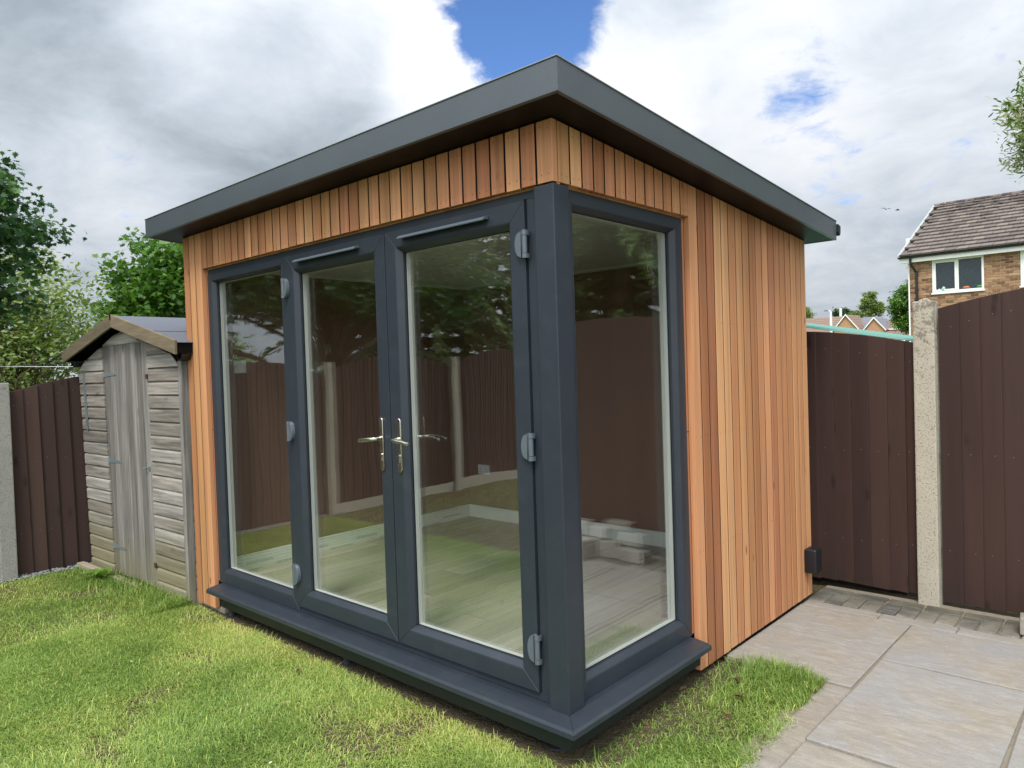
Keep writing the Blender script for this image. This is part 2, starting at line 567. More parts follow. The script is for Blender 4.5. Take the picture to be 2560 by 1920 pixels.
grass_m = leaf_mat('grass_blade', [(0.0, lin(80, 110, 46)), (0.3, lin(122, 150, 70)), (0.6, lin(162, 180, 94)), (0.82, lin(202, 202, 116)), (1.0, lin(196, 182, 126))], 0.3, 0.55)
maple_m = leaf_mat('maple_leaf', [(0.0, lin(34, 58, 42)), (0.5, lin(58, 92, 54)), (0.85, lin(88, 124, 58)), (1.0, lin(132, 120, 60))], 0.3)
pale_leaf_m = leaf_mat('pale_leaf', [(0.0, lin(70, 92, 46)), (0.5, lin(118, 138, 74)), (1.0, lin(168, 172, 112))], 0.3)
green_leaf_m = leaf_mat('bright_leaf', [(0.0, lin(40, 70, 26)), (0.5, lin(74, 112, 40)), (1.0, lin(120, 152, 66))], 0.35)
conifer_m = leaf_mat('conifer_needle', [(0.0, lin(34, 56, 32)), (0.5, lin(62, 92, 48)), (1.0, lin(108, 134, 68))], 0.2)
blossom_m = leaf_mat('blossom_leaf', [(0.0, lin(56, 86, 36)), (0.45, lin(98, 128, 58)), (0.6, lin(186, 184, 150)), (1.0, lin(214, 208, 182))], 0.25)


def glass_mat():
    m = bpy.data.materials.new('window_glass')
    m.use_nodes = True
    nt = NT(m.node_tree)
    m.node_tree.nodes.clear()
    g = nt.n('ShaderNodeNewGeometry')
    co = g.outputs['Position']
    bmp = nt.n('ShaderNodeBump', ins={'Height': nt.noise(co, 3.0, 1.0, 0.4), 'Strength': 0.02, 'Distance': 0.05})
    d = nt.n('ShaderNodeVectorMath', operation='DOT_PRODUCT', ins={0: g.outputs['Incoming'], 1: g.outputs['Normal']})
    c = nt.math('SUBTRACT', 1.0, nt.math('ABSOLUTE', d.outputs['Value']), clamp=True)
    f = nt.math('MULTIPLY_ADD', nt.math('POWER', c, 5.0), 0.82, 0.17)     # Schlick, the two faces of one coated pane
    gl = nt.n('ShaderNodeBsdfGlossy', ins={'Color': (0.94, 0.97, 0.95), 'Roughness': 0.0, 'Normal': bmp.outputs[0]})
    tr = nt.n('ShaderNodeBsdfTransparent', ins={0: (0.975, 0.99, 0.978)})
    mxs = nt.n('ShaderNodeMixShader', ins={0: f, 1: tr.outputs[0], 2: gl.outputs[0]})
    nt.n('ShaderNodeOutputMaterial', ins={0: mxs.outputs[0]})
    return m


glass = glass_mat()

# ================================================================== SETTING
def vnoise(x, y, seed=0):
    """smooth value noise, 0..1"""
    x = np.asarray(x, dtype=float)
    y = np.asarray(y, dtype=float)
    xi, yi = np.floor(x).astype(int), np.floor(y).astype(int)
    xf, yf = x - xi, y - yi
    xf, yf = xf * xf * (3 - 2 * xf), yf * yf * (3 - 2 * yf)

    def h(a, b):
        v = np.sin(a * 127.1 + b * 311.7 + seed * 74.7) * 43758.5453
        return v - np.floor(v)
    return (h(xi, yi) * (1 - xf) + h(xi + 1, yi) * xf) * (1 - yf) + (h(xi, yi + 1) * (1 - xf) + h(xi + 1, yi + 1) * xf) * yf


def fbm(x, y, seed=0, n=4):
    s, a, t = 0, 0.5, 0
    for i in range(n):
        s = s + a * vnoise(x * 2 ** i, y * 2 ** i, seed + i)
        t += a
        a *= 0.5
    return s / t


def lawn_z(x, y):
    x = np.asarray(x, dtype=float)
    y = np.asarray(y, dtype=float)
    return (fbm(x * 1.1, y * 1.1, 3) - 0.5) * 0.03 - 0.012


# far ground out to the horizon
gm, gnt, gb = base_mat('far_ground', 0.95, 0.1)
gp = geo_pos(gnt)
gnt.set(gb.inputs['Base Color'], gnt.mix(gnt.noise(gp, 0.15, 4.0), lin(92, 108, 62), lin(120, 124, 92)))
me = arr_mesh('ground', [(-700, -700, -0.12), (700, -700, -0.12), (700, 700, -0.12), (-700, 700, -0.12)], [4], [0, 1, 2, 3])
link('ground', me, gm, None, 'structure')

# lawn soil sheet (undulating)
xs = np.linspace(-5.6, 4.2, 99)
ys = np.linspace(-7.0, 3.1, 102)
XX, YY = np.meshgrid(xs, ys)
ZZ = lawn_z(XX, YY)
ZZ = np.where((XX > -0.2) & (YY > 1.2), np.minimum(ZZ, -0.03), ZZ)
ZZ = np.where((XX > 0.45), np.minimum(ZZ, -0.03), ZZ)
ZZ = np.where((XX > -3.2) & (XX < -0.1) & (YY > 0.1), -0.04, ZZ)
V = np.stack([XX.ravel(), YY.ravel(), ZZ.ravel()], 1)
nx, ny = len(xs), len(ys)
I = np.arange(nx * ny).reshape(ny, nx)
Q = np.stack([I[:-1, :-1], I[:-1, 1:], I[1:, 1:], I[1:, :-1]], -1).reshape(-1, 4)
lawn = link('lawn', arr_mesh('lawn', V, [4] * len(Q), Q, True), soil_m, None, 'structure')

# ------------------------------------------------------------------ patio
pb = MB()
pb.box(-0.02, 3.2, 1.37, 2.96, -0.10, -0.012)
pb.box(0.45, 3.2, -2.2, 1.37, -0.10, -0.012)
patio = pb.build('patio', sand_m, None, 'structure')


def slab(x0, x1, y0, y1, z1=0.0, mat=None, name='paving_slab', bev=0.006):
    cx, cy = (x0 + x1) / 2, (y0 + y1) / 2
    b = MB()
    hx, hy = (x1 - x0) / 2, (y1 - y0) / 2
    n = 3
    # slightly riven outline
    ring = []
    for (ax, ay, bx, by) in ((-hx, -hy, hx, -hy), (hx, -hy, hx, hy), (hx, hy, -hx, hy), (-hx, hy, -hx, -hy)):
        for k in range(n):
            t = k / n
            j = min(0.004, (x1 - x0) * 0.02)
            ring.append((ax + (bx - ax) * t + random.uniform(-j, j), ay + (by - ay) * t + random.uniform(-j, j)))
    b.prism([(p[0], p[1], -0.05) for p in ring], [(p[0], p[1], 0.0) for p in ring])
    o = b.build(name, mat or slab_m, patio, bevel=bev)
    o.location = (cx, cy, z1)
    o.rotation_euler = (random.uniform(-.003, .003), random.uniform(-.003, .003), random.uniform(-.006, .006))
    return o


G = 0.006
slab(-0.015, 0.627, 1.385, 2.44)
slab(0.634, 1.272, 1.822, 2.44, 0.002)
slab(0.634, 1.272, 0.776, 1.808, 0.001)
slab(0.634, 1.272, -0.28, 0.752, 0.0)
slab(0.634, 1.272, -1.3, -0.292, 0.0)
slab(1.288, 1.93, 1.70, 2.44, 0.001)
slab(1.288, 1.93, 0.64, 1.688, 0.0)
slab(1.288, 1.93, -0.42, 0.628, 0.001)
slab(1.288, 1.93, -1.48, -0.432, 0.001)
slab(1.944, 2.6, 0.9, 2.44, 0.0)
slab(1.944, 2.6, -0.66, 0.888, 0.0)
yy = 1.372
while yy > -1.2:                                   # narrow edging blocks beside the lawn
    slab(0.508, 0.627, yy - 0.445, yy - 0.004, random.uniform(-0.008, -0.004), edging_m, 'edging_block', 0.006)
    yy -= 0.448
x = -0.01
k = 0
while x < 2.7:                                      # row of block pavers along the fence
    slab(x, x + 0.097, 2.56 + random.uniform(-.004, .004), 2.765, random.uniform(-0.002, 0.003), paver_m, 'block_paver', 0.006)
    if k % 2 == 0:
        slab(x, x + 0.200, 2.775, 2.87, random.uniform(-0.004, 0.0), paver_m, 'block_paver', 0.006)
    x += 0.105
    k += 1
x = 0.0
while x < 2.7:
    wd = random.uniform(0.38, 0.5)
    slab(x, x + wd - 0.006, 2.452, 2.548, -0.002, slab_m, 'paving_slab', 0.004)
    x += wd

# ------------------------------------------------------------------ fences
def fence_board(parent, x0, wd, ztop0, ztop1, zbot, th=0.021, lean=0.0):
    """one feather-edge board in the fence's own x-z plane, its right edge proud of the next board"""
    b = MB()
    t0, t1 = th * 0.2, th
    vs = [(0, 0.0, zbot), (wd, 0.0, zbot), (wd, -t1, zbot), (0, -t0, zbot),
          (0 + lean, 0.0, ztop0), (wd + lean, 0.0, ztop1), (wd + lean, -t1, ztop1), (0 + lean, -t0, ztop0)]
    b.add(vs, [(0, 1, 2, 3), (4, 7, 6, 5), (0, 4, 5, 1), (1, 5, 6, 2), (2, 6, 7, 3), (3, 7, 4, 0)])
    for zs in (0.345, 0.945, min(ztop0, ztop1) - 0.11):
        u, zz = wd * random.uniform(0.35, 0.65), zs + random.uniform(-.012, .012)
        yy_ = -(t0 + (t1 - t0) * u / wd) - 0.0008
        b.add([(u + 0.0035 * math.cos(a) + lean * zz / ztop0, yy_, zz + 0.0035 * math.sin(a)) for a in [i * 1.047 for i in range(6)]], [(0, 1, 2, 3, 4, 5)], 1)
    o = b.build('fence_board', [fence_wood, screw_m], parent, bevel=0.0015)
    o.location = (x0, random.uniform(-0.001, 0.001), 0)
    o.rotation_euler = (0, 0, random.uniform(-0.012, 0.012))
    return o


def fence_panel(origin, rotz, width, ztop, label, pitch=0.112, zbot=0.03, rise=0.14, lean=0.0, board=True):
    """arched panel: boards, two back rails; local x runs along the fence, -y faces the garden"""
    t = thing('fence_panel', label, 'fence panel', origin, 'brown arched fence panels', rotz)
    arch = lambda x: ztop + rise * (1 - ((x - width / 2) / (width / 2)) ** 2)
    x = 0.0
    while x < width - 0.02:
        wd = min(pitch * random.uniform(0.93, 1.07), width - x)
        fence_board(t, x, wd + 0.006, arch(x), arch(min(x + wd, width)), zbot + random.uniform(-.004, .006), lean=lean)
        x += wd
    for z in (0.32, 0.92, ztop - 0.12):
        MB().box(0, width, 0.004, 0.04, z, z + 0.038).build('fence_rail', fence_wood, t)
    return t


def conc_post(origin, h, label, mat, wd=0.115, rotz=0.0):
    b = MB()
    hw = wd / 2
    r = [(-hw, -0.055), (hw, -0.055), (hw, 0.05), (-hw, 0.05)]
    tp = [(-hw * .96, -0.05), (hw * .96, -0.05), (hw * .96, 0.045), (-hw * .96, 0.045)]
    b.prism([(p[0], p[1], -0.1) for p in r], [(p[0], p[1], h - 0.012) for p in r])
    o = b.build('concrete_post', mat, None, bevel=0.008, seg=2)
    o.location = origin
    o.rotation_euler = (0, 0, rotz)
    tag(o, label, 'post', 'concrete fence posts')
    return o


# right-hand fence, facing the camera along y = 2.96
fence_panel((-1.29, 2.96, 0), 0, 1.84, 1.655, 'brown fence panel between the cedar room and the pale concrete post', zbot=0.035, rise=0.118)
fence_panel((0.69, 2.96, 0), 0, 1.83, 1.862, 'taller brown fence panel at the right edge, in front of the brick house', zbot=0.012, rise=0.115)
fence_panel((2.63, 2.96, 0), 0, 1.83, 1.862, 'brown fence panel out past the right edge of the patio', zbot=0.012, rise=0.16)
conc_post((0.62, 2.955, 0), 1.925, 'pale speckled concrete post between the two brown panels behind the patio', post_m, 0.122)
conc_post((2.575, 2.955, 0), 1.9, 'pale concrete post at the far end of the tall brown panel', post_m, 0.122)
conc_post((-1.35, 2.955, 0), 1.8, 'pale concrete post hidden behind the cedar garden room', post_m, 0.12)
# coping of moss on the post beside the house
cap = MB()
for i in range(14):
    a, rr = random.uniform(0, 6.28), random.uniform(0, 0.05)
    cx, cy, r = rr * math.cos(a), rr * math.sin(a) * 0.7, random.uniform(0.010, 0.02)
    cap.tube([(cx, cy, -0.012), (cx, cy, r * 0.3), (cx, cy, r * 0.8)], [r, r * 0.9, r * 0.35], 7)
c = cap.build('lichen', post_m, bpy.data.objects['concrete_post'], 'stuff', smooth='all')
c.location = (0.0, 0.0, 1.915)

# left-hand fence along x = -5.1; local x runs along -Y? (board faces towards +X)
LF = rad(90)    # local +x -> world +Y, local -y -> world +X


def left_panel(y0, width, ztop, label, **kw):
    return fence_panel((-5.25, y0, 0), LF, width, ztop, label, **kw)


left_panel(-0.606, 1.83, 1.50, 'dark brown fence panel beside the weathered shed', zbot=-0.008, rise=0.15, lean=-0.02)
left_panel(-2.215, 1.50, 1.56, 'brown fence panel left of the photograph, nearest the shed', zbot=0.02, rise=0.16)
left_panel(-4.14, 1.82, 1.62, 'brown fence panel mirrored in the left door of the cedar room', zbot=0.10, rise=0.16)
left_panel(-6.06, 1.82, 1.66, 'brown fence panel mirrored in the right door of the cedar room', zbot=0.12, rise=0.18)
conc_post((-5.235, -0.665, 0), 1.60, 'grey concrete fence post at the left edge of the lawn', post_grey, 0.115, LF)
conc_post((-5.235, -2.27, 0), 1.72, 'pale concrete post mirrored in the left glass door', post_m, 0.115, LF)
conc_post((-5.235, -4.195, 0), 1.76, 'pale concrete post mirrored in the right glass door', post_m, 0.115, LF)
conc_post((-5.235, -6.12, 0), 1.80, 'pale concrete post at the far end of the lawn fence', post_m, 0.115, LF)
for y0, wd, h in ((-4.14, 1.82, 0.10), (-6.06, 1.82, 0.12)):
    g = MB().box(-5.27, -5.22, y0, y0 + wd, -0.1, h).build('gravel_board', post_m)
    tag(g, 'concrete gravel board under the fence panel, ' + ('near the left door mirror' if y0 > -5 else 'far end of the lawn'), 'gravel board')

# ================================================================== GARDEN ROOM
room = thing('garden_room', 'cedar clad garden room with anthracite flat roof, glazed doors and corner window', 'garden room')
ZS0, SL = 2.543, 0.0755
soff = lambda y: ZS0 - SL * y             # height of the soffit (falls to the back)
XL, DB = -3.276, 2.622                    # left and back faces of the cladding
XO, YO = -3.011, 1.0706                   # edges of the glazed opening
ZC = 2.30                                 # underside of the cladding over the glass
ZW = 0.025                                # foot of the cladding


GAP = 0.0105


def board(name, p0, p1, zb, zt0, zt1, axis, out=0.0, nails=None, mat=None, th=0.030, strip=GAP):
    """a vertical cladding board between p0 and p1 along the wall; its face is at 0 + out, its top may slope"""
    b = MB()
    o0 = -out
    wd = p1 - p0
    e = 0.0018
    ring = [(0, th), (0, e), (e, 0), (wd - e, 0), (wd, e), (wd, th)]
    zt = lambda u: zt0 + (zt1 - zt0) * u / wd
    r0 = [(u, d, zb) for u, d in ring]
    r1 = [(u, d, zt(u)) for u, d in ring]
    b.prism(r0, r1)
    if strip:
        b.box(wd - 0.001, wd + strip, 0.0028, th, zb + 0.004, min(zt0, zt1) - 0.001, 2)      # black strip added to paint the shade inside the joint
    if nails:
        for z in nails:
            for u in (wd * 0.24, wd * 0.76):
                if random.random() < 0.12:
                    continue
                u += random.uniform(-.004, .004)
                zz = z + random.uniform(-.006, .006)
                r = 0.0026
                b.add([(u + r * math.cos(a), -0.0006, zz + r * math.sin(a)) for a in [i * 1.047 for i in range(6)]], [(0, 1, 2, 3, 4, 5)], 1)
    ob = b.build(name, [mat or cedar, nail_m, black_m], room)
    if axis == 'x':                       # front wall: u -> +x, depth -> +y
        ob.location = (p0, -out, 0)
    else:                                 # side wall: u -> +y, depth -> -x
        ob.location = (out, p0, 0)
        ob.rotation_euler = (0, 0, rad(90))
    return ob


# three full-height boards at the left end of the front
for i in range(3):
    x0 = XL + i * 0.0884
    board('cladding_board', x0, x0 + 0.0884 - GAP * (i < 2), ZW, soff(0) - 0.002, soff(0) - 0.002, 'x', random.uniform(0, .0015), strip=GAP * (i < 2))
# header boards over the doors
n = 36
p = (0.0 - XO) / n
for i in range(n):
    x0 = XO + i * p
    last = i == n - 1
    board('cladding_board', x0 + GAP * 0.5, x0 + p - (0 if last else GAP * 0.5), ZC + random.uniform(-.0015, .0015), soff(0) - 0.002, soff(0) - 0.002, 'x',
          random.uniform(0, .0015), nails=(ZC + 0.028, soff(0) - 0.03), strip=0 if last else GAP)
# header boards over the corner window
n = 13
p = (YO - 0.031) / n
for i in range(n):
    y0 = 0.031 + i * p
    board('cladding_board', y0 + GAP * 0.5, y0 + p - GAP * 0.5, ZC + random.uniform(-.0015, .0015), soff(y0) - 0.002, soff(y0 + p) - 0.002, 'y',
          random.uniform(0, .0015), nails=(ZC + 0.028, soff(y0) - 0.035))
# full-height boards on the side wall
n = 18
p = (DB - YO) / n
for i in range(n):
    y0 = YO + i * p
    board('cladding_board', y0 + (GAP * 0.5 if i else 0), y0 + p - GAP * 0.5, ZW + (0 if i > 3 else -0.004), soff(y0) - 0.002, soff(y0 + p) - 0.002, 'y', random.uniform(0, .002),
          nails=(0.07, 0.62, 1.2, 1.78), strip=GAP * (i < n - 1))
# reveals of the opening and the strip under the header boards
for (z0, z1) in ((0.205, 1.225), (1.229, ZC)):
    MB().box(XO - 0.002, XO + 0.018, 0.031, 0.062, z0, z1).build('reveal_board', cedar_deep, room, bevel=0.001)
    MB().box(-0.062, -0.031, YO - 0.018, YO + 0.002, z0, z1).build('reveal_board', cedar_deep, room, bevel=0.001)
MB().box(XO + 0.02, -0.005, 0.0315, 0.05, ZC - 0.006, ZC + 0.02).build('header_batten', cedar, room)
MB().box(-0.05, -0.0315, 0.052, YO - 0.02, ZC - 0.006, ZC + 0.02).build('header_batten', cedar, room)

# structural cores behind the boards (black breather membrane behind the painted shade strips)
wc = MB()
wc.box(XL + 0.004, XO - 0.004, 0.031, 0.10, 0.06, soff(0.1) - 0.002)
core = wc.build('wall_core', black_m, room)
MB().box(XO - 0.002, -0.0315, 0.052, 0.12, ZC + 0.0, soff(0.12) - 0.003).build('wall_core', black_m, room)
MB().box(XO + 0.0, -0.0315, 0.031, 0.0515, ZC + 0.021, soff(0.1) - 0.003).build('wall_core', black_m, room)
MB().box(-0.12, -0.0525, 0.122, YO + 0.004, ZC + 0.0, soff(YO) - 0.003).build('wall_core', black_m, room)
MB().box(-0.052, -0.031, 0.0525, YO + 0.003, ZC + 0.021, soff(YO) - 0.003).build('wall_core', black_m, room)
MB().box(-0.12, -0.031, YO + 0.005, DB - 0.004, 0.03, soff(DB) - 0.003).build('wall_core', black_m, room)
MB().box(XL + 0.003, -0.031, DB - 0.10, DB - 0.003, 0.03, soff(DB) - 0.003).build('wall_core', black_m, room)
MB().box(XL + 0.003, XL + 0.10, 0.101, DB - 0.101, 0.03, soff(DB) - 0.003).build('wall_core', black_m, room)
# wedge of the walls above the level core, under the sloping soffit
b = MB()
b.add([(-0.119, YO + 0.01, soff(DB) - 0.01), (-0.119, DB - 0.02, soff(DB) - 0.01), (-0.119, YO + 0.01, soff(YO + .01) - 0.004),
       (-0.0312, YO + 0.01, soff(DB) - 0.01), (-0.0312, DB - 0.02, soff(DB) - 0.01), (-0.0312, YO + 0.01, soff(YO + .01) - 0.004)],
      [(0, 1, 2), (3, 5, 4), (0, 3, 4, 1), (1, 4, 5, 2), (2, 5, 3, 0)])
b.build('wall_core', black_m, room)

# roof: deck, fascias, soffit, rear gutter
OS, OF, OLX, OB = 0.168, -0.170, -3.466, 2.723
FH = 0.1215
zt = lambda y: soff(y) + FH


def sloped(name, x0, x1, y0, y1, d0, d1, mat, bevel=0.0):
    b = MB()
    b.box(x0, x1, y0, y1, 0, 1, f=lambda X, Y, Z: (X, Y, soff(Y) + (d1 if Z else d0)))
    return b.build(name, mat, room, bevel=bevel)


T = 0.018
sloped('roof_deck', OLX + T, OS - T, OF + T, OB - T, 0.02, FH - 0.012, plain('roof_membrane', lin(60, 62, 66), 0.7, 0.3))
FM = fascia_m
b = MB()      # front fascia, mitred at the corner
b.add([(OLX, OF, soff(OF)), (OS, OF, soff(OF)), (OS - T, OF + T, soff(OF + T)), (OLX, OF + T, soff(OF + T)),
       (OLX, OF, zt(OF)), (OS, OF, zt(OF)), (OS - T, OF + T, zt(OF)), (OLX, OF + T, zt(OF))],
      [(0, 3, 2, 1), (4, 5, 6, 7), (0, 1, 5, 4), (1, 2, 6, 5), (2, 3, 7, 6), (3, 0, 4, 7)])
b.build('fascia', FM, room, bevel=0.002)
b = MB()
b.add([(OS, OF + 0.0006, soff(OF)), (OS, OB, soff(OB)), (OS - T, OB, soff(OB)), (OS - T, OF + T + 0.0006, soff(OF + T)),
       (OS, OF + 0.0006, zt(OF)), (OS, OB, zt(OB)), (OS - T, OB, zt(OB)), (OS - T, OF + T + 0.0006, zt(OF))],
      [(0, 3, 2, 1), (4, 5, 6, 7), (0, 1, 5, 4), (1, 2, 6, 5), (2, 3, 7, 6), (3, 0, 4, 7)])
b.build('fascia', FM, room, bevel=0.002)
sloped('fascia', OLX, OLX + T, OF + T + 0.001, OB, 0.0, FH, FM, 0.002)
sloped('fascia', OLX + T + .001, OS - T - .001, OB - T, OB, 0.0, FH, FM, 0.002)
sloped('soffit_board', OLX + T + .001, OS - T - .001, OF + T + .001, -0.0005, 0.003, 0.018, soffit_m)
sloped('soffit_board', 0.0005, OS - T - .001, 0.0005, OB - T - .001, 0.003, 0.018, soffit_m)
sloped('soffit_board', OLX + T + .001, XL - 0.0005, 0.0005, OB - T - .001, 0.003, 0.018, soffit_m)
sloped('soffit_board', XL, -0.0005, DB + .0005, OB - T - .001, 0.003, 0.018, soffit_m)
sloped('roof_edge_trim', OLX - .004, OS + .004, OF - .004, OF + 0.03, FH + 0.0005, FH + 0.005, trim_m, 0.001)
sloped('roof_edge_trim', OS - 0.03, OS + .004, OF + 0.031, OB + .002, FH + 0.0005, FH + 0.005, trim_m, 0.001)
b = MB()
pr = [(OB + 0.002, 0.052), (OB + 0.002, 0.0), (OB + 0.02, -0.018), (OB + 0.032, -0.02), (OB + 0.043, 0.0), (OB + 0.046, 0.04)]
zg = soff(OB) + 0.052
b.prism([(OLX, y, zg + z) for y, z in pr], [(OS + 0.012, y, zg + z) for y, z in pr])
b.build('rear_gutter', gutter_m, room, smooth=True)

# sill, skirt and feet
def sill_run(axis):
    b = MB()
    # profile: (outward distance, z)
    pf = [(-0.07, 0.196), (0.0, 0.198), (0.072, 0.187), (0.085, 0.180), (0.085, 0.158), (0.076, 0.158), (0.076, 0.170), (-0.07, 0.175)]
    if axis == 'x':
        r0 = [(-2.955, -o, z) for o, z in pf]
        r1 = [(o, -o, z) for o, z in pf]
    else:
        r0 = [(o, -o + 0.0008, z) for o, z in pf]
        r1 = [(o, 1.030, z) for o, z in pf]
    b.prism(r0, r1)
    return b.build('door_sill' if axis == 'x' else 'window_sill', anth, room, bevel=0.0015)


sill_run('x')
sill_run('y')
MB().box(-2.93, 0.004, -0.004, 0.02, 0.054, 0.174).build('base_skirt', skirt_m, room, bevel=0.001)
MB().box(-0.02, 0.0035, 0.0205, 1.066, 0.054, 0.174).build('base_skirt', skirt_m, room, bevel=0.001)
MB().box(-3.2, -0.03, 0.06, 2.5, 0.05, 0.17).build('floor_frame', black_m, room)
for (fx, fy) in ((-2.869, 0.045), (-1.587, 0.06), (-0.16, 0.12), (-2.87, 1.3)):
    b = MB()
    z = -0.02
    pts, rr = [], []
    while z < 0.075:
        pts += [(fx, fy, z), (fx, fy, z + 0.0045)]
        rr += [0.019, 0.024]
        z += 0.009
    b.tube(pts, rr, 10)
    b.tube([(fx, fy, -0.03), (fx, fy, -0.008)], 0.06, 12)
    b.build('adjustable_foot', plain('foot_plastic', lin(58, 58, 58), 0.6, 0.3) if 'foot_plastic' not in MATS else MATS['foot_plastic'], room)

# ---------------------------------------------------------------- frames
FY = 0.030           # plane of the front frames


def fmap(u, v, d):
    return (u, FY + d, v)


def smap(u, v, d):
    return (-0.030 - d, u, v)


def members(parent, mp, u0, u1, v0, v1, ws, prof, mat, names=('stile', 'stile', 'rail', 'rail'), gap=0.0005, bev=0.0):
    """four mitred members round an opening; prof = [(t 0..1 of the member width, depth)], ws = widths L, R, B, T"""
    L, R_, B, T_ = ws
    out = []
    for k in range(4):
        b = MB()
        r0, r1 = [], []
        for t, d in prof:
            ul, ur, vb, vt = u0 + t * L, u1 - t * R_, v0 + t * B, v1 - t * T_
            if k == 0:
                r0.append(mp(ul, vb + gap, d)); r1.append(mp(ul, vt - gap, d))
            elif k == 1:
                r0.append(mp(ur, vb + gap, d)); r1.append(mp(ur, vt - gap, d))
            elif k == 2:
                r0.append(mp(ul + gap, vb, d)); r1.append(mp(ur - gap, vb, d))
            else:
                r0.append(mp(ul + gap, vt, d)); r1.append(mp(ur - gap, vt, d))
        b.prism(r0, r1)
        out.append(b.build(names[k], mat, parent, bevel=bev))
    return out


PROF = [(0.0, 0.0), (0.74, 0.0), (0.80, 0.002), (1.0, 0.026), (1.0, 0.040), (0.0, 0.040)]
INNER = [(0.0, 0.074), (0.0, 0.069), (1.08, 0.069), (1.10, 0.074)]


def glazed(parent, mp, u0, u1, v0, v1, ws, d0):
    mpd = lambda u, v, d: mp(u, v, d + d0)
    members(parent, mpd, u0, u1, v0, v1, ws, PROF, anth, bev=0.0008)
    # black gasket, sealed unit, white inner frame
    members(parent, mpd, u0, u1, v0, v1, [x + 0.002 for x in ws], [(0.55, 0.0405), (1.0, 0.0405), (1.0, 0.0435), (0.55, 0.0435)], gasket, ('gasket',) * 4)
    L, R_, B, T_ = ws
    b = MB()
    b.box(u0 + L * .7, u1 - R_ * .7, 0.0445, 0.0685, v0 + B * .7, v1 - T_ * .7, f=lambda X, Y, Z: mpd(X, Z, Y))
    pane = b.build('pane', glass, parent)
    members(parent, mpd, u0, u1, v0, v1, [x + 0.003 for x in ws], [(0.75, 0.0465), (1.0, 0.0465), (1.0, 0.0665), (0.75, 0.0665)], spacer_m, ('spacer_bar',) * 4)
    members(parent, mpd, u0, u1, v0, v1, ws, [(0.0, 0.0695), (0.95, 0.0695), (0.98, 0.075), (0.9, 0.092), (0.0, 0.092)], white_in, ('inner_bead',) * 4)
    return pane


def hinge(parent, side, x, z0, z1, yf):
    """flag hinge: domed leaf cover plus a barrel in three knuckles; side = -1 when the cover lies left of the barrel"""
    h = z1 - z0
    b = MB()
    N = 12
    wdt = 0.035
    prof = []
    for i in range(N + 1):
        t = i / N
        a = math.pi * t
        prof.append((side * (0.006 + wdt * (math.sin(a) ** 0.42)), z0 + h * t))
    ring0 = [(x + side * 0.004, yf, z0)] + [(x + px, yf, pz) for px, pz in prof] + [(x + side * 0.004, yf, z1)]
    ring1 = [(x + side * 0.004, yf - 0.021, z0 + .004)] + [(x + px * 0.9, yf - (0.021 if 0 < i < N else 0.016), pz * 0.96 + (z0 + z1) / 2 * 0.04) for i, (px, pz) in enumerate(prof)] + [(x + side * 0.004, yf - 0.021, z1 - .004)]
    b.prism(ring0, ring1)
    hg = b.build('hinge', hinge_m, parent, bevel=0.0015, smooth=True)
    return hg, (x - side * 0.011, yf - 0.012, z0, z1, side)


def barrel(parent, args):
    x, y, z0, z1, side = args
    h = z1 - z0
    for a, c, r in ((0.0, 0.16, 0.0125), (0.175, 0.80, 0.0115), (0.815, 1.0, 0.0125)):
        b = MB()
        b.tube([(x, y, z0 + h * a), (x, y, z0 + h * c)], r, 14)
        b.box(x - 0.004 - (0.016 if side < 0 else 0) * 0, x + 0.014 * (-side), y, y + 0.012, z0 + h * a, z0 + h * c) if c != 0.80 else None
        b.build('hinge_knuckle', hinge_m, parent, smooth=True)


